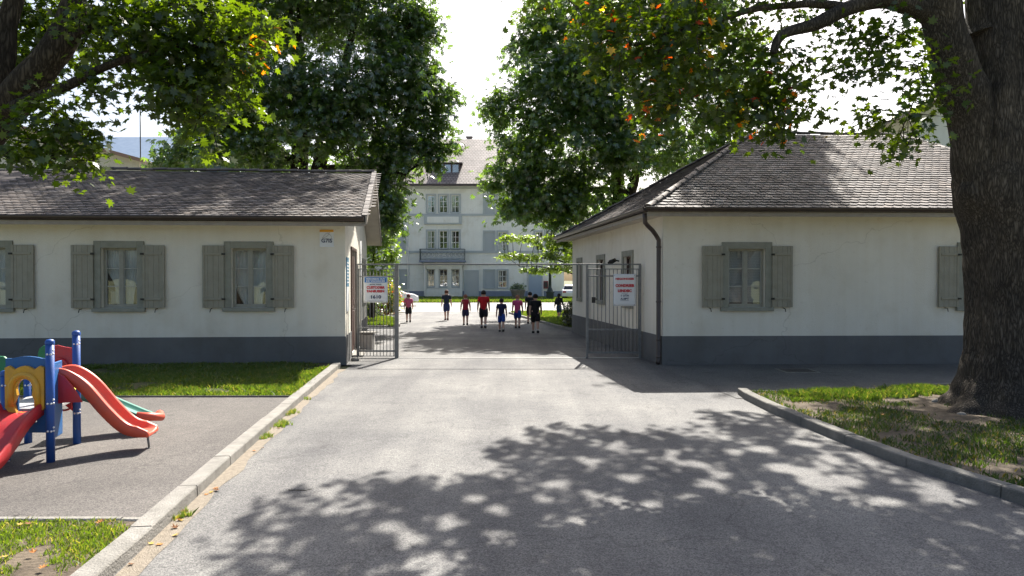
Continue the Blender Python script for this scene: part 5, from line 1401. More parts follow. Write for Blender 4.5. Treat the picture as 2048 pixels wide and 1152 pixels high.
# the navy lower half worn by the child in the red top
# ------------------------------------------------------------------ cars
def car(x, y, ang, label, col):
    t = thing('parked_car', (x, y, 0), label, 'car', 'white cars parked far back')
    ca, sa = math.cos(ang), math.sin(ang)
    def W(p): return V((x + p[0] * ca - p[1] * sa, y + p[0] * sa + p[1] * ca, p[2]))
    prof = [(-2.1, .35), (-2.15, .7), (-2.05, .95), (-1.75, 1.0), (-1.45, 1.35), (-1.1, 1.46), (.1, 1.46), (.6, 1.3), (1.1, .98), (1.8, .86), (2.1, .68), (2.12, .35)]
    def wd(z): return .86 if z < 1.0 else .86 - (z - 1.0) * .45
    mb = MB(); n = len(prof); vs = [W((px_, -wd(z), z)) for px_, z in prof] + [W((px_, wd(z), z)) for px_, z in prof]
    mb.add(vs, [tuple(range(n)), tuple(range(n, 2 * n))[::-1]] + [(i, (i + 1) % n, n + (i + 1) % n, n + i) for i in range(n)])
    b = mb.build('body', mat('car_paint', (.75, .76, .78), .25, coat=.5) if 'car_paint' not in bpy.data.materials else bpy.data.materials['car_paint'], t, bevel=.05)
    gl = mat('car_glass', (.02, .025, .03), .08) if 'car_glass' not in bpy.data.materials else bpy.data.materials['car_glass']
    for s in (-1, 1):
        mb = MB(); y_ = lambda z: s * (wd(z) + .006); mb.poly([W((a, y_(z), z)) for a, z in ((-1.5, 1.04), (-1.3, 1.34), (-.35, 1.38), (-.35, 1.04))]); mb.poly([W((a, y_(z), z)) for a, z in ((-.28, 1.04), (-.28, 1.38), (.1, 1.38), (.5, 1.26), (.85, 1.04))]); mb.build('side_window', gl, t)
        for wx in (-1.35, 1.3):
            mb = MB(); mb.tube([W((wx, s * .70, .32)), W((wx, s * .89, .32))], .32, 20); w = mb.build('wheel', mat('tyre', (.02, .02, .02), .8) if 'tyre' not in bpy.data.materials else bpy.data.materials['tyre'], t, bevel=.02)
            mb = MB(); mb.tube([W((wx, s * .88, .32)), W((wx, s * .90, .32))], .19, 14); mb.build('rim', M['galv'], w)
        mb = MB(); mb.box(W((-2.12, s * .62, .78)), (.3, .1, .14)) ; mb.build('tail_light', mat('tail_red', (.35, .01, .01), .3) if 'tail_red' not in bpy.data.materials else bpy.data.materials['tail_red'], t)
        mb = MB(); mb.box(W((2.0, s * .62, .68)), (.2, .25, .14)); mb.build('headlight', M['glass_far'], t)
        mb = MB(); mb.ball(W((.75, s * .98, 1.0)), .10, 8, 6, (1, 1, .7)); mb.build('mirror', b.data.materials[0], t)
    mb = MB()
    mb.poly([W((-1.76, -.72, 1.02)), W((-1.76, .72, 1.02)), W((-1.46, .66, 1.34)), W((-1.46, -.66, 1.34))]); mb.build('rear_window', gl, t)
    mb = MB(); mb.poly([W((1.08, -.74, 1.01)), W((1.08, .74, 1.01)), W((.62, .66, 1.31)), W((.62, -.66, 1.31))]); mb.build('windscreen', gl, t)
    for o in t.children:
        if o.name.startswith(('rear_window', 'windscreen')): o.modifiers.new('s', 'SOLIDIFY').thickness = .02
    return t
car(wp(779, 0, 50)[0], 50, R(8), 'white car behind the left gate leaf, past the pink child', None)
car(wp(1146, 0, 66)[0], 66, R(80), 'white car at the right end of the yard, seen past the lodge wall', None)
# ------------------------------------------------------------------ lamp post, planter, bin, box
Y = 64.0; x = wp(1100, 0, Y)[0]
lp = thing('lamp_post', (x, Y, 0), 'dark green lamp post on a square base before the main building', 'lamp post')
gi = mat('dark_green_iron', (.02, .035, .03), .5)
mb = MB(); mb.box((x, Y, .35), (.66, .66, .7)); mb.box((x, Y, .75), (.8, .8, .1)); mb.lathe((x, Y, .8), [(.30, 0), (.26, .2), (.16, .4), (.15, .6)], 12); mb.build('base', gi, lp, bevel=.02)
mb = MB(); mb.tube([(x, Y, 1.3), (x, Y, 4.6)], [.14, .09], 12); mb.build('pole', gi, lp)
mb = MB(); mb.lathe((x, Y, 4.6), [(.1, 0), (.26, .15), (.33, .6), (.4, .62), (.2, .82), (.05, .9), (.03, 1.0)], 8, False); mb.build('lantern', gi, lp)
mb = MB(); x = wp(1090.5, 0, 71)[0]; wb = thing('notice_box', (x, 71.7, 2.0), 'small dark notice case on the white wall left of the lamp post', 'notice box')
fb.box(mb, bx(1087), bx(1096), .06, .22, bz(577), bz(562)); mb.build('case', mat('case_red', (.22, .03, .03), .4), wb); mb = MB(); fb.box(mb, bx(1088.3), bx(1094.7), .221, .24, bz(575), bz(564)); mb.build('pane', gl_ if False else M['room'], wb)
Y = 66.0; x = wp(1036, 0, Y)[0]
pt = thing('planter', (x, Y, 0), 'grey tapered stone planter in front of the main building', 'planter')
mb = MB(); mb.lathe((x, Y, 0), [(.45, 0), (.5, .05), (.68, .85), (.74, .9), (.74, 1.0), (.64, 1.0), (.6, .9)], 20); mb.build('pot', M['kerb'], pt)
bu = thing('shrub', (x, Y, .9), 'rounded clipped green shrub growing in the stone planter', 'shrub')
P, O, I = clump_points([(x, Y, 1.2, .78, .7, .32, 60)], .25, 26, .3); o = link_mesh('foliage', leaves_mesh('foliage', P, rng.uniform(.05, .09, len(P)), O, leaf_tint(I, (.02, .055, .012), (.05, .11, .02))), bu, (0, 0, 0), M['leaf_far'])
Y = 18.6; x = wp(735, 0, Y)[0]
bn = thing('waste_bin', (x, Y, 0), 'pale concrete litter bin against the left lodge wall behind the gate', 'bin')
mb = MB(); mb.prism([(x - .17, Y - .15, 0), (x + .17, Y - .15, 0), (x + .17, Y + .15, 0), (x - .17, Y + .15, 0)], (0, 0, .42)); mb.build('body', mat('bin_concrete', (.42, .40, .37), .9, color2=(.5, .48, .44), vscale=8), bn, bevel=.015)
mb = MB(); mb.box((x, Y, .46), (.40, .36, .06)); mb.build('lid', M['kerb'], bn, bevel=.012)
# round stone at the corner foot of the left lodge
mb = MB(); mb.ball((fs_.p(.75, .16, .03)), .10, 12, 8, (1, 1.1, .7)); o = mb.build('guard_stone', M['kerb'], None, fs_.p(.75, .16, 0)); tag(o, 'small rounded guard stone at the foot of the left lodge side wall', 'stone')
# hedge by the right lodge
def bush(name, label, cat_, blobs, csize, per, lsz, c1, c2, orange=0, stem=None, m='leaf_far'):
    b0 = blobs[0]; t = thing(name, (b0[0], b0[1], 0), label, cat_)
    P, O, I = clump_points(blobs, csize, per, .35)
    link_mesh('foliage', leaves_mesh('foliage', P, rng.uniform(*lsz, len(P)), O, leaf_tint(I, c1, c2, orange)), t, (0, 0, 0), M[m])
    mb = MB()
    for k in range(5):
        a = k * 1.3; bb = blobs[k % len(blobs)]; mb.tube([(bb[0] + .12 * math.cos(a), bb[1] + .12 * math.sin(a), 0), (bb[0] + .3 * math.cos(a), bb[1] + .3 * math.sin(a), bb[2])], [.03, .015], 6)
    mb.build('stem', M['bark_far'], t); return t
bush('hedge', 'dark brownish clipped hedge on the lawn against the right lodge corner', 'hedge', [(2.35, 26.3, .55, .35, .5, .6, 60), (2.55, 27.6, .6, .45, .8, .6, 60)], .22, 24, (.04, .07), (.02, .028, .012), (.045, .05, .02))
bush('flower_bush', 'yellow and orange flowering bush seen through the left gate leaf', 'bush', [(wp(776, 0, 38)[0], 38, 1.0, .8, .6, 1.0, 70), (wp(757, 0, 38)[0], 38.2, .6, 1.2, .6, .6, 60)], .3, 24, (.06, .11), (.05, .10, .015), (.20, .22, .03), .35)
# ------------------------------------------------------------------ trees
def tree(label, base, trunk_paths, blobs, clump, per, lsz, c1, c2, kind='chest', lm='leaf_far', orange=0, bark='bark_far', group=None, twigs=True, extra=None, name='tree', flat=.55):
    t = thing(name, base, label, 'tree', group)
    mb = MB(); tips = []
    for i, (pts, r0, r1, n) in enumerate(trunk_paths): 
        pa = limb(mb, pts, r0, r1, n, 7, .05, i); tips += pa[len(pa) // 3:]
    P, O, I = clump_points(blobs, clump, per, .35, flat)
    if extra is not None:
        P2, O2, I2 = extra; I2 = I2 + I.max() + 1; P = np.concatenate([P, P2]); O = np.concatenate([O, O2]); I = np.concatenate([I, I2])
    if twigs:
        T = np.array([tuple(p) for p in tips]); nn = I.max() + 1; step = max(1, nn // 260)
        cs = np.zeros((nn, 3)); cnt = np.bincount(I, minlength=nn)[:, None]
        for a in range(3): cs[:, a] = np.bincount(I, weights=P[:, a], minlength=nn)
        cs /= np.maximum(cnt, 1)
        for c in cs[::step]:
            d = ((T - c) ** 2).sum(1) + (T[:, 2] > c[2]) * 1.5; j = d.argmin(); q = V(T[j]); e = V(c); dd = (e - q).length
            if dd > 7: continue
            mi = q.lerp(e, .5) + V((0, 0, .10 * dd)); mb.tube([q, mi, e], [min(.035, .012 + .008 * dd), .014, .005], 5, False)
    tr = mb.build('trunk', M[bark], t, fixn=False)
    link_mesh('crown', leaves_mesh('crown', P, rng.uniform(*lsz, len(P)), O, leaf_tint(I, c1, c2, orange), kind), t, (0, 0, 0), M[lm])
    return t
def ib(px, py, rx, ry, Y, n, ryw=None):
    c = wp(px, py, Y); s = Y / F
    return (c[0], c[1], c[2], rx * s, ryw if ryw else max(rx * s * .8, .4), ry * s, n)
SZ = V((math.tan(SUN_AZ) * 0, 0, 0))
kx, ky = sdir.x / sdir.z, sdir.y / sdir.z
def sb(gx, gy, r, z, n, rz=.7): return (gx + kx * z, gy + ky * z, z, r, r, rz, n)

# big tree, front right
B4 = [ib(1090, 10, 40, 30, 9.6, 7), ib(1180, 40, 60, 60, 9.4, 16), ib(1260, 90, 90, 90, 9.2, 34), ib(1350, 130, 100, 110, 9.2, 44),
      ib(1290, 190, 60, 60, 9.0, 14), ib(1340, 230, 40, 40, 8.8, 6), ib(1440, 110, 90, 130, 9.5, 40), ib(1450, 215, 60, 60, 9.2, 14), ib(1520, 200, 70, 80, 9.0, 20),
      ib(1560, 130, 80, 80, 9.0, 20), ib(1600, 210, 60, 40, 8.8, 9), ib(1560, 250, 50, 30, 8.8, 6), ib(1380, 20, 200, 60, 9.5, 40), ib(1560, 20, 120, 60, 9.6, 20),
      ib(1740, 60, 60, 40, 9.2, 9), ib(1790, 110, 70, 50, 9.2, 12), ib(1720, 140, 50, 25, 9.0, 5), ib(1840, 170, 60, 60, 9.1, 13), ib(1760, 235, 50, 30, 9.0, 6),
      ib(1830, 250, 50, 45, 9.0, 8), ib(1790, 292, 25, 16, 8.9, 3), ib(1690, 150, 40, 15, 9.0, 3), ib(1960, 30, 60, 60, 11, 12), ib(2060, 120, 60, 60, 11, 10), ib(1860, 30, 60, 50, 10, 8)]
H4 = [sb(-1.3, 5.0, .75, 9.2, 12, .4), sb(-1.1, 6.0, .55, 9.4, 7, .4), sb(-.3, 5.5, 1.0, 9.5, 26, .5), sb(.6, 6.3, 1.1, 9.8, 30, .5), sb(.7, 7.5, .8, 10.2, 15, .4), sb(1.6, 7.3, 1.1, 10.4, 30, .5), sb(2.6, 7.6, 1.1, 10.5, 30, .5),
      sb(3.2, 8.9, .8, 10.6, 14, .4), sb(-.6, 4.3, 1.2, 9.0, 30), sb(.8, 4.6, 1.5, 9.5, 55), sb(2.3, 5.6, 1.5, 9.8, 55), sb(3.6, 6.6, 1.4, 10, 45), sb(2.8, 3.9, 1.7, 9, 50), sb(4.6, 5.2, 1.7, 9.5, 50),
      sb(5.3, 7.6, 1.5, 10, 38), sb(6.6, 6.0, 1.8, 9.5, 45), sb(0, 3.0, 1.5, 8.8, 34), sb(4.2, 2.6, 2.0, 9, 45), sb(7.4, 8.4, 1.6, 10, 26), sb(7.5, 3.6, 2.2, 9, 45), sb(5.2, 9.4, .8, 10.5, 14, .4), sb(6.4, 9.9, .8, 10.6, 10, .4), sb(7.4, 10.4, .8, 10.8, 8, .4), sb(5.6, 8.6, .9, 10.2, 20), sb(4.8, 8.0, .9, 10.2, 18), sb(4.6, 9.8, .5, 10.4, 6, .3), sb(5.0, 6.8, .9, 10, 12)]  # unseen high crown, clumps set by where their shadows fall
bz_ = V((6.85, 9.6, 0))
def big_trunk():
    "one continuous stem surface: flare, roots, burl, fork"
    mb = MB(); n = 96; rows = 150; HT = 5.9; vs = []
    prof = [(0, .98), (.12, .83), (.3, .71), (.6, .62), (1.0, .56), (1.6, .54), (2.2, .56), (2.6, .60), (3.0, .65), (3.3, .65), (3.6, .61), (4.4, .56), (5.0, .54), (5.9, .50)]
    def pr(z):
        for i in range(len(prof) - 1):
            if prof[i][0] <= z <= prof[i + 1][0]:
                f = (z - prof[i][0]) / (prof[i + 1][0] - prof[i][0]); f = f * f * (3 - 2 * f); return prof[i][1] * (1 - f) + prof[i + 1][1] * f
        return prof[-1][1]
    for j in range(rows + 1):
        z = HT * (j / rows) ** 1.15
        cx = 7.16 - .10 * max(0, min(1, (z - 2.6) / 1.5)) + .02 * math.sin(z * 1.3); cy = 9.75
        for k in range(n):
            th = 2 * math.pi * k / n; d = V((math.cos(th), math.sin(th), 0)); r = pr(z)
            rt = sum(a * math.exp(-((((th - t0 + math.pi) % (2 * math.pi)) - math.pi) / w) ** 2) for t0, w, a in ((R(193), .22, .50), (R(250), .30, .22), (R(300), .3, .35), (R(100), .3, .4), (R(20), .3, .3)))
            r += rt * math.exp(-z / .20) * .8
            r *= 1 + .05 * math.sin(th * 3 + 1 + z * .2) + .035 * math.sin(th * 5 + 2 - z * .3) + .03 * math.sin(th * 8 + z * .25)
            b = math.exp(-(((((th - R(187) + math.pi) % (2 * math.pi)) - math.pi)) / .42) ** 2 - ((z - 3.16) / .24) ** 2) * .16
            b += math.exp(-(((((th - R(287) + math.pi) % (2 * math.pi)) - math.pi)) / .30) ** 2 - ((z - .38) / .24) ** 2) * .22
            r += b
            p = V((cx, cy, z)) + d * r
            r += .022 * noise.noise(V((d.x * 9, d.y * 9, z * 1.6))) + .014 * noise.noise(V((d.x * 26, d.y * 26, z * 5))) + .04 * noise.noise(V((d.x * 3, d.y * 3, z * .9)))
            vs.append(V((cx, cy, z - .03)) + d * r)
    fs = [(j * n + k, j * n + (k + 1) % n, (j + 1) * n + (k + 1) % n, (j + 1) * n + k) for j in range(rows) for k in range(n)]
    mb.add(vs, fs, True); return mb
T4 = thing('tree', (6.98, 9.75, 0), 'huge old tree with a furrowed dark trunk on the right lawn, beside the right kerb', 'tree', 'broad-leaved trees')
mbt = big_trunk()
J = V((6.62, 9.7, 3.9)); limbs = []
limbs.append(limb(mbt, [(6.78, 9.7, 3.3), (6.50, 9.68, 4.3), (6.02, 9.5, 5.2), (5.6, 9.4, 6.4), (4.8, 9.8, 8.0)], .42, .16, 26, 8, .03, 1))
limbs.append(limb(mbt, [wp(1905, 70, 9.5), wp(1840, 20, 9.4), wp(1760, 0, 9.3), wp(1690, 18, 9.2), wp(1625, 50, 9.1), wp(1563, 72, 9.0), wp(1545, 110, 9.0)], .17, .05, 14, 7, .02, 2))
limbs.append(limb(mbt, [wp(1690, 18, 9.2), wp(1600, 10, 9.2), wp(1480, 30, 9.3), wp(1370, 60, 9.3), wp(1270, 90, 9.3)], .07, .02, 8, 7, .03, 3))
limbs.append(limb(mbt, [(6.9, 9.75, 5.3), (6.9, 9.9, 7), (6.4, 10.6, 9), (6, 12, 11)], .46, .15, 20, 7, .05, 4))
limbs.append(limb(mbt, [(7.1, 9.8, 3.3), (7.75, 9.8, 4.3), (8.3, 9.9, 5.3), (9.6, 10, 7.2), (11, 10.5, 9)], .30, .10, 16, 7, .05, 5))
limbs.append(limb(mbt, [(5.6, 9.4, 6.4), (4.2, 11.0, 8.0), (2.6, 13.0, 9.2), (1.4, 14.5, 9.6)], .16, .03, 8, 7, .06, 6))
limbs.append(limb(mbt, [(5.6, 9.4, 6.4), (4.6, 12.0, 8.6), (4.0, 15.0, 10.2), (3.6, 17.0, 10.6)], .15, .03, 8, 7, .06, 7))
limbs.append(limb(mbt, [(5.2, 9.6, 7.2), (3.5, 10.5, 8.4), (1.6, 12.0, 9.2), (.4, 14.0, 9.4)], .12, .03, 8, 7, .06, 8))
limbs.append(limb(mbt, [(6.4, 10.6, 9), (6.0, 13.5, 9.6), (6.5, 16.0, 10)], .14, .03, 8, 7, .06, 9))
P, O, I = clump_points(B4, .33, 19, .15, .7)
Ph, Oh, Ih = clump_points(H4, .34, 26, .1, .5)
T = np.array([tuple(p) for l in limbs for p in l])
def spray(gx, gy, L, wd, z, n):
    "a leafy twig tip at height z whose outer end points away from the crown"
    dx, dy = -.62, .78; t = rng.random(n) ** .8; a = rng.uniform(-1, 1, n) * (.25 + .75 * np.abs(np.sin(t * 6.5))) * (1 - t * .75) * wd
    return np.stack([gx + kx * z + dx * (t - 1) * L - dy * a, gy + ky * z + dy * (t - 1) * L + dx * a, z + rng.normal(size=n) * .10 - .15 * t], 1)
TIPS = [(452, 1138), (468, 1048), (500, 1008), (560, 990), (650, 970), (735, 958), (800, 972), (880, 1000), (955, 962), (968, 905), (1000, 885), (1050, 865), (1100, 853), (1165, 858), (1240, 868), (1310, 872), (1370, 885), (1430, 850), (1475, 828), (1530, 835), (1590, 850), (1040, 1000), (700, 1040), (600, 1050)]  # shadow tips on the drive; unseen sprays are added to cast them
SP, SI = [], []
for i_, (a_, b_) in enumerate(TIPS):
    g_ = gp(a_, b_); n_ = int(rng.integers(45, 75)); z_ = 9.3 + .05 * i_
    SP.append(spray(g_[0], g_[1], random.uniform(.8, 1.2), random.uniform(.28, .42), z_, n_)); SI.append(np.full(n_, i_))
SP = np.concatenate(SP); SI = np.concatenate(SI); SO = np.tile(np.array((-.6, .75, .1)), (len(SP), 1))
Ph = np.concatenate([Ph, SP]); Oh = np.concatenate([Oh, SO]); Ih = np.concatenate([Ih, SI + Ih.max() + 1])
COINS = [(850, 1138, .17), (1082, 1122, .15), (1000, 1078, .12), (1160, 1046, .09), (1105, 1052, .07), (1325, 1095, .13), (1190, 1142, .10), (820, 1085, .10), (780, 1058, .10), (950, 1000, .08), (992, 1022, .08), (1240, 1006, .10), (1300, 1014, .09),
         (1380, 998, .07), (1325, 1068, .07), (1500, 1098, .15), (1692, 1057, .15), (1640, 965, .20), (1600, 945, .14), (1695, 962, .14), (1660, 918, .10), (1780, 1004, .10), (1800, 1145, .09), (1885, 990, .13), (1915, 1000, .13), (1860, 992, .08),
         (1420, 970, .07), (1560, 938, .12), (1530, 900, .12), (1470, 905, .10), (1720, 912, .10), (1740, 925, .08), (1260, 958, .09), (1180, 925, .09), (1390, 930, .10), (1110, 970, .08), (1350, 905, .08), (900, 1048, .09), (930, 1122, .08), (1440, 950, .08), (1620, 890, .12), (1180, 990, .05), (1085, 1000, .05), (1560, 1015, .05)]  # sun spots on the ground; leaves above are cut away for them
gnd = Ph[:, :2] - Ph[:, 2:3] * np.array([[kx, ky]]); keep = np.ones(len(Ph), bool)
for a_, b_, r_ in COINS:
    g_ = gp(a_, b_); keep &= ((gnd[:, 0] - g_[0]) ** 2 + ((gnd[:, 1] - g_[1]) / 1.25) ** 2) > (r_ * .8 + .05) ** 2
Ph, Oh, Ih = Ph[keep], Oh[keep], np.unique(Ih[keep], return_inverse=True)[1]
Pa = np.concatenate([P, Ph]); Oa = np.concatenate([O, Oh]); Ia = np.concatenate([I, Ih + I.max() + 1])
def twigs_to(mb, T, P, I, step=1, r0=.016):
    "grow twigs: every clump hangs from the nearest limb point or from a clump already reached"
    nn = I.max() + 1; cnt = np.maximum(np.bincount(I, minlength=nn), 1)
    cs = np.stack([np.bincount(I, weights=P[:, a], minlength=nn) / cnt for a in range(3)], 1)
    D = ((cs[:, None] - T[None]) ** 2).sum(2); best = D.min(1); src = T[D.argmin(1)].copy(); done = np.zeros(nn, bool)
    for _ in range(nn):
        b = np.where(done, 1e9, best); i = int(b.argmin()); done[i] = True; q = V(src[i]); e = V(cs[i]); dd = (e - q).length
        if .03 < dd < 6:
            mi = q.lerp(e, .5) + V((rng.normal() * .06, rng.normal() * .06, .10)) * dd; mb.tube([q, mi, e, e + (e - mi) * .35], [min(r0, .006 + .007 * dd), min(r0, .005 + .005 * dd), .005, .002], 5, False)
        d2 = ((cs - cs[i]) ** 2).sum(1) * 1.25; k = (~done) & (d2 < best); best[k] = d2[k]; src[k] = cs[i]
twigs_to(mbt, T, Pa, Ia)
mbt.build('trunk', M['bark'], T4, fixn=False)
tint = leaf_tint(Ia, (.013, .033, .006), (.042, .070, .010), .0)
# a few turning leaves on the outer left sprays
sel = (Pa[:, 0] < 4.2) & (Pa[:, 2] < 6.5) & (Pa[:, 0] < 2.6) & (rng.random(len(Pa)) < .03)
sel2 = np.isin(Ia, np.unique(Ia[(Pa[:, 0] < 3.4) & (Pa[:, 2] < 5.6)])[::26]) & (rng.random(len(Pa)) < .5)
oo = np.array([(.30, .035, .008), (.34, .09, .012), (.30, .22, .03)])
k_ = sel | sel2; tint[k_] = oo[rng.integers(0, 3, k_.sum())]
link_mesh('crown', leaves_mesh('crown', Pa, np.where(Pa[:, 2] < 6.8, rng.uniform(.052, .092, len(Pa)), rng.uniform(.065, .115, len(Pa))), Oa, tint, 'maple'), T4, (0, 0, 0), M['leaf'])

# near maple, front left
B1 = [ib(40, 60, 110, 90, 9.3, 60), ib(150, 80, 90, 90, 9.2, 50), ib(260, 60, 110, 90, 8.2, 60), ib(370, 50, 110, 80, 8.0, 60), ib(450, 90, 70, 60, 7.9, 26), ib(510, 60, 45, 30, 7.8, 9),
      ib(545, 55, 25, 10, 7.7, 2), ib(380, 150, 90, 70, 8.0, 40), ib(470, 130, 50, 35, 7.8, 8), ib(340, 195, 60, 50, 7.9, 18), ib(440, 200, 60, 35, 7.8, 10), ib(400, 255, 30, 35, 7.8, 5), ib(415, 300, 12, 10, 7.7, 1),
      ib(100, 240, 90, 35, 7.9, 20), ib(60, 290, 70, 30, 7.8, 11), ib(150, 290, 60, 40, 7.7, 13), ib(140, 335, 45, 18, 7.7, 5), ib(180, 320, 30, 25, 7.7, 4), ib(20, 180, 60, 50, 9.2, 14), ib(230, 180, 45, 25, 7.9, 6), ib(300, 120, 70, 60, 8.3, 24), ib(30, 310, 40, 20, 7.7, 4)]
B1 += [(-5.2, 11.2, 8.2, 1.3, 1.6, .8, 70), (-4.6, 11.8, 8.6, .8, 1.2, .6, 25), (-6.8, 11.0, 8.2, 1.4, 1.6, .8, 50), (-6.2, 8.5, 6.5, 2.4, 1.5, .9, 60), (-7.5, 7.5, 7.2, 2.5, 2.2, 1.2, 50)]  # leading clumps: unseen upper canopy added to shade the leaves below
T1 = thing('tree', (-7.6, 8.4, 0), 'near maple with lobed leaves overhanging the top left, its trunk out of view', 'tree', 'broad-leaved trees')
mb1 = MB(); L1_ = []
L1_.append(limb(mb1, [(-7.7, 8.5, 0), (-7.65, 8.5, 1.4), (-7.45, 8.5, 2.7), wp(-70, 330, 8.5)], .42, .30, 24, 7, .03, 11))
L1_.append(limb(mb1, [wp(-130, 380, 8.5), wp(-30, 270, 8.4), wp(60, 180, 8.3), wp(120, 100, 8.3), wp(150, 20, 8.4), wp(160, -80, 8.5), (-5, 8.9, 7.5)], .26, .10, 16, 7, .03, 12))
L1_.append(limb(mb1, [wp(-20, 235, 8.3), wp(60, 205, 8.1), wp(140, 172, 8.0), wp(210, 135, 7.9), wp(290, 110, 7.9), wp(400, 90, 7.9), wp(500, 70, 7.8)], .085, .015, 10, 7, .02, 13))
L1_.append(limb(mb1, [wp(-40, 250, 8.4), wp(10, 130, 8.5), wp(30, 0, 8.6), (-6.2, 9, 7)], .16, .08, 12, 7, .03, 14))
L1_.append(limb(mb1, [wp(120, 100, 8.3), wp(220, 50, 8.2), wp(350, 10, 8.1), wp(450, 30, 8.0)], .07, .015, 8, 7, .03, 15))
P, O, I = clump_points(B1, .29, 19, .1, .7)
T = np.array([tuple(p) for l in L1_ for p in l]); twigs_to(mb1, T, P, I)
mb1.build('trunk', M['bark_far'], T1, fixn=False)
t1 = leaf_tint(I, (.012, .030, .005), (.038, .066, .009), 0.0); s_ = (P[:, 0] > -3.05) & (rng.random(len(P)) < .05); t1[s_] = (.34, .12, .015)
link_mesh('crown', leaves_mesh('crown', P, rng.uniform(.048, .088, len(P)), O, t1, 'maple'), T1, (0, 0, 0), M['leaf'])

# tree behind the left lodge
D1, D2 = (.026, .058, .016), (.075, .13, .034)
Y = 29.0
tb = wp(608, 0, Y)
paths = [([(tb[0], Y, 0), (tb[0], Y, 3), (tb[0] - .1, Y, 6), wp(600, 150, Y), wp(590, 0, Y), wp(585, -80, Y)], .62, .12, 16),
         ([(tb[0] + .4, Y, 2.5), wp(640, 340, Y), wp(665, 220, Y), wp(700, 100, Y), wp(720, -20, Y)], .42, .08, 12),
         ([wp(605, 260, Y), wp(520, 170, Y), wp(430, 100, Y)], .22, .05, 8), ([wp(660, 250, Y), wp(760, 200, Y), wp(860, 150, Y)], .2, .04, 8),
         ([wp(610, 330, Y), wp(500, 300, Y), wp(400, 290, Y)], .18, .04, 8), ([wp(640, 340, Y), wp(740, 330, Y), wp(810, 350, Y)], .18, .04, 8), ([wp(645, 300, Y), wp(740, 180, Y), wp(820, 60, Y)], .16, .04, 8)]
B2 = [ib(600, 20, 130, 90, Y, 95), ib(740, 30, 110, 80, Y, 85), ib(480, 60, 110, 90, Y, 80), ib(810, 90, 62, 70, Y, 50), ib(845, 50, 30, 50, Y, 18), ib(840, 175, 58, 50, Y, 42), ib(892, 195, 18, 22, Y, 9), ib(780, 170, 90, 80, Y - 1, 75),
      ib(690, 180, 90, 90, Y - 2, 80), ib(540, 160, 110, 80, Y - 2, 85), ib(420, 180, 90, 80, Y, 60), ib(405, 290, 75, 45, Y, 42), ib(500, 280, 100, 60, Y - 1, 75), ib(640, 260, 100, 50, Y - 2, 55), ib(345, 322, 38, 24, Y, 15), ib(450, 230, 80, 60, Y - 1, 40),
      ib(820, 265, 50, 45, Y, 36), ib(875, 250, 26, 26, Y, 12), ib(895, 290, 18, 18, Y, 7), ib(862, 330, 16, 14, Y, 5), ib(760, 300, 80, 60, Y, 65), ib(775, 385, 38, 55, Y - .5, 40), ib(785, 440, 18, 22, Y - .5, 9), ib(868, 305, 18, 16, Y, 7), ib(752, 430, 16, 30, Y, 9), ib(600, 330, 120, 30, Y + 1.5, 40)]
B2 += [(-9, 30, 14.5, 5.2, 4, 1.9, 230), (-4.6, 29, 17.3, 3.0, 2.5, 2.0, 110)]  # last clump: unseen top added to shade the left lodge roof
tree('dense dark green tree with a forked trunk rising behind the left lodge roof', (tb[0], Y, 0), paths, B2, .68, 21, (.15, .25), D1, D2, group='broad-leaved trees')
# tree behind the right lodge
Y = 33.0; tb = wp(1240, 0, Y)
paths = [([(tb[0], Y, 0), (tb[0], Y, 3.5), (tb[0] - .1, Y, 7), wp(1235, 180, Y), wp(1230, 30, Y)], .6, .12, 16),
         ([(tb[0] + .3, Y, 4), wp(1270, 350, Y), wp(1330, 220, Y), wp(1380, 100, Y)], .36, .07, 12),
         ([wp(1235, 330, Y), wp(1150, 250, Y), wp(1080, 180, Y)], .22, .05, 8), ([wp(1238, 380, Y), wp(1140, 380, Y), wp(1040, 400, Y)], .2, .03, 8), ([wp(1235, 250, Y), wp(1160, 120, Y), wp(1100, 30, Y)], .18, .04, 8)]
B3 = [ib(1110, 20, 75, 55, Y, 36), ib(1190, 60, 110, 80, Y, 95), ib(1080, 130, 75, 60, Y, 55), ib(1060, 70, 35, 40, Y, 14), ib(1015, 195, 30, 24, Y, 12), ib(990, 228, 26, 24, Y, 13), ib(1045, 260, 58, 50, Y, 42), ib(1130, 180, 110, 80, Y - 1.5, 105), ib(1240, 180, 120, 100, Y - 2, 120),
      ib(1150, 290, 120, 70, Y - 1.5, 110), ib(1270, 290, 100, 60, Y - 2, 80), ib(1045, 335, 50, 45, Y, 36), ib(985, 368, 22, 16, Y, 9), ib(1095, 375, 75, 55, Y, 62), ib(1180, 395, 85, 50, Y, 68), ib(1055, 420, 42, 26, Y, 20), ib(1020, 405, 20, 16, Y, 7), ib(1000, 330, 20, 20, Y, 7), ib(1110, 440, 40, 18, Y, 15),
      ib(1350, 60, 130, 100, Y, 110), ib(1380, 200, 100, 90, Y, 85), ib(1440, 260, 70, 50, Y, 45), ib(1500, 150, 60, 100, Y, 45), ib(1360, 310, 70, 40, Y, 34), ib(1170, 130, 60, 60, Y - 3, 30)]
B3 += [(5.6, 34, 15.3, 2.4, 2.6, 1.0, 50), (8.5, 34, 15.5, 3, 3, 2, 110), (9.4, 33.5, 20.8, 2.4, 2.4, 2.6, 300), (8.2, 33.5, 21.4, 1.5, 1.8, 1.8, 110)]  # highest clumps: unseen top added to shade the right lodge roof
tree('dense mid green tree with tiered leaf clusters behind the right lodge roof', (tb[0], Y, 0), paths, B3, .70, 21, (.16, .26), (.03, .07, .018), (.09, .15, .04), group='broad-leaved trees')
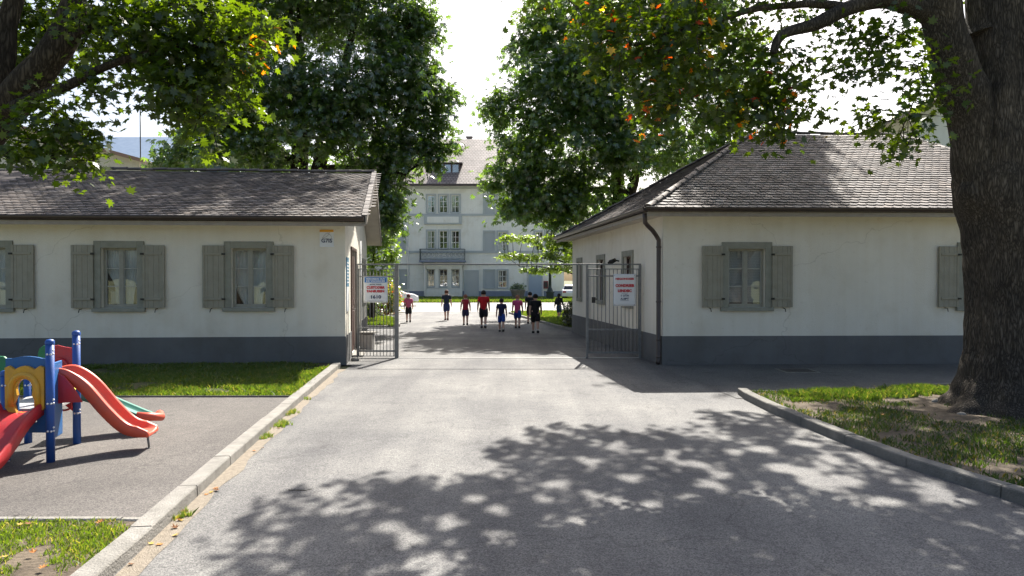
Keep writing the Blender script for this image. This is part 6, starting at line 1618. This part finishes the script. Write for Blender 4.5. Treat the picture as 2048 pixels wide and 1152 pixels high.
# young trees
Y = 31.0; tb = wp(744, 0, Y)
tree('young tree with bright lime leaves beside the left lodge gable end', (tb[0], Y, 0), [([(tb[0], Y, 0), (tb[0], Y, 1.5), wp(748, 520, Y), wp(752, 440, Y)], .16, .04, 10), ([wp(746, 560, Y), wp(780, 520, Y)], .05, .02, 6)],
     [ib(752, 460, 30, 40, Y, 22), ib(765, 500, 30, 30, Y, 22), ib(755, 540, 30, 22, Y, 16), ib(775, 465, 16, 25, Y, 9), ib(735, 560, 30, 20, Y + 1, 10)], .42, 26, (.09, .15), (.05, .10, .012), (.13, .19, .03), group='broad-leaved trees')
Y = 34.0; tb = wp(1160, 0, Y)
tree('young tree with flat sprays of lime leaves reaching out left of the right lodge eaves', (tb[0], Y, 0), [([(tb[0], Y, 0), (tb[0], Y, 1.5), wp(1158, 510, Y), wp(1150, 440, Y)], .14, .04, 10), ([wp(1158, 540, Y), wp(1090, 515, Y), wp(1010, 512, Y)], .06, .015, 6), ([wp(1156, 500, Y), wp(1090, 480, Y), wp(1010, 474, Y)], .06, .015, 6), ([wp(1158, 550, Y), wp(1100, 537, Y), wp(1040, 532, Y)], .04, .015, 6)],
     [ib(1040, 476, 40, 6, Y, 16, .5), ib(1100, 482, 40, 12, Y, 20, .6), ib(1030, 512, 34, 5, Y, 14, .5), ib(1085, 515, 40, 10, Y, 18, .6), ib(1120, 505, 30, 20, Y, 18), ib(1075, 540, 35, 5, Y, 14, .5), ib(1120, 535, 25, 12, Y, 12), ib(1160, 470, 35, 40, Y, 34), ib(1140, 440, 45, 25, Y, 28), ib(1180, 510, 25, 30, Y, 18)],
     .34, 24, (.08, .13), (.06, .11, .015), (.15, .21, .03), group='broad-leaved trees', flat=.35)
# far row of trees right and left of the main building
def far_tree(x, y, h, r, label, c1=(.03, .07, .015), c2=(.08, .14, .03)):
    tree(label, (x, y, 0), [([(x, y, 0), (x, y, h * .3), (x + .2, y, h * .7)], .3, .08, 8)], [(x, y, h * .62, r, r, h * .36, 90), (x - r * .4, y, h * .45, r * .7, r * .7, h * .2, 30), (x + r * .5, y, h * .5, r * .6, r * .6, h * .2, 30)], 1.0, 22, (.22, .34), c1, c2, twigs=False, group='trees far beyond the yard')
far_tree(8.4, 92, 12, 3.2, 'far leafy tree in the gap between the main building and the right lodge')
far_tree(14, 86, 14, 4, 'far tree mostly hidden behind the right lodge')
far_tree(-24, 66, 11, 4, 'far tree left of the main building behind the left lodge')
bush('bush', 'low dark bush at the left side of the small lawn beyond the gate', 'bush', [(wp(742, 0, 33)[0], 33, .7, .5, .4, .6, 40)], .25, 24, (.05, .09), (.015, .03, .01), (.04, .07, .02))

# ------------------------------------------------------------------ litter and small growth
def leaf_litter(n, pts_fn, z, cols, name='fallen_leaf', group='fallen leaves along the kerb', label='dry fallen leaf lying on the asphalt along the left kerb'):
    for i in range(n):
        x, y, zz = pts_fn(i); me = bpy.data.meshes.new(name); s = random.uniform(.025, .045); a = random.uniform(0, 6.28); cu = random.uniform(.2, .9)
        bm = bmesh.new(); c = bm.verts.new((x, y, zz + .006)); ring = []
        for (u, v) in MAPLE: 
            X_, Y_ = u * s, v * s; ring.append(bm.verts.new((x + X_ * math.cos(a) - Y_ * math.sin(a), y + X_ * math.sin(a) + Y_ * math.cos(a), zz + .005 + cu * (u * u + v * v) * s * .8)))
        for k in range(len(ring)): bm.faces.new((c, ring[k], ring[(k + 1) % len(ring)]))
        bm.to_mesh(me); bm.free(); o = link_mesh(name, me, None, (x, y, zz), cols[i % len(cols)]); tag(o, label, 'leaf', group)
LM = [mat('leaf_dry_a', (.40, .16, .03), .8), mat('leaf_dry_b', (.45, .30, .06), .8), mat('leaf_dry_c', (.22, .10, .04), .9)]
def kx_at(y):
    for i in range(len(KL) - 1):
        if KL[i][1] <= y <= KL[i + 1][1]: f = (y - KL[i][1]) / (KL[i + 1][1] - KL[i][1]); return KL[i][0] * (1 - f) + KL[i + 1][0] * f
    return -3.5
leaf_litter(18, lambda i: ((lambda y: (kx_at(y) + abs(random.gauss(0, .06)) + .03, y, .003))(random.choice((4.65, 4.95, 5.05, 5.35, 5.5, 6.2, 7.5, 8.8)) + random.gauss(0, .12))), 0, LM)
leaf_litter(16, lambda i: (random.uniform(4.6, 8), random.uniform(6, 10.5), .09), 0, LM, group='fallen leaves under the big tree', label='dry fallen leaf on the worn ground under the big tree')
leaf_litter(12, lambda i: (random.uniform(-4.2, -2.9), random.uniform(3.8, 5.1), .085), 0, LM, group='fallen leaves on the corner grass', label='dry fallen leaf on the patchy grass corner, bottom left')
# weeds in the kerb joint
for (px, py, n, s) in ((600, 852, 700, .13), (618, 828, 420, .10), (555, 876, 260, .07), (400, 1035, 160, .06), (640, 800, 160, .06)):
    c = gp(px, py); x0 = kx_at(c[1]) + .02
    grass('grass', [(x0 - .01, c[1] - s * 1.9), (x0 + s * .7, c[1] - s * 1.5), (x0 + s * 1.3, c[1] - s * .6), (x0 + s * 1.7, c[1] + s * .2), (x0 + s * .9, c[1] + s * .9), (x0 + s * .4, c[1] + s * 1.7), (x0 - .01, c[1] + s * 2.2)], n, .0, .045, [(.10, .16, .02), (.17, .22, .04), (.30, .24, .08)], 'weeds growing in the joint at the foot of the left kerb', -.12, 9, .004)
# soil swept against the left kerb
mb = MB(); n = 60; ysl = [4.0 + 10.5 * i / n for i in range(n + 1)]
for i in range(n):
    a, b = ysl[i], ysl[i + 1]; wa = .10 + .09 * noise.noise(V((a * 1.7, 0, 0))) + .04; wb = .10 + .09 * noise.noise(V((b * 1.7, 0, 0))) + .04
    mb.poly([(kx_at(a), a, .004), (kx_at(a) + wa, a, .004), (kx_at(b) + wb, b, .004), (kx_at(b), b, .004)])
o = mb.build('grit', mat('kerb_grit', (.20, .17, .13), 1, color2=(.28, .24, .19), vscale=18, bump=.8, bscale=90), None); tag(o, 'sandy grit swept against the foot of the left kerb', 'grit', kind='stuff')
tw = MB(); c = gp(600, 983); tw.tube([(c[0] - .11, c[1], .008), (c[0] - .03, c[1] - .012, .01), (c[0] + .05, c[1] - .01, .008), (c[0] + .10, c[1] + .02, .012)], [.004, .004, .003, .002], 6); o = tw.build('twig', M['bark_far'], None, (c[0], c[1], 0)); tag(o, 'thin curved twig lying on the sunlit drive', 'twig')
# pale stones in the right lawn edge and exposed root
for (px, py, r, lb) in ((1880, 812, .09, 'pale stone in the grass left of the big trunk'), (1925, 838, .05, 'small pale stone by the tree root')):
    c = gp(px, py); mb = MB(); mb.ball((c[0], c[1], .06), r, 10, 7, (1.3, .8, .6)); o = mb.build('stone', M['kerb'], None, (c[0], c[1], .05)); tag(o, lb, 'stone')
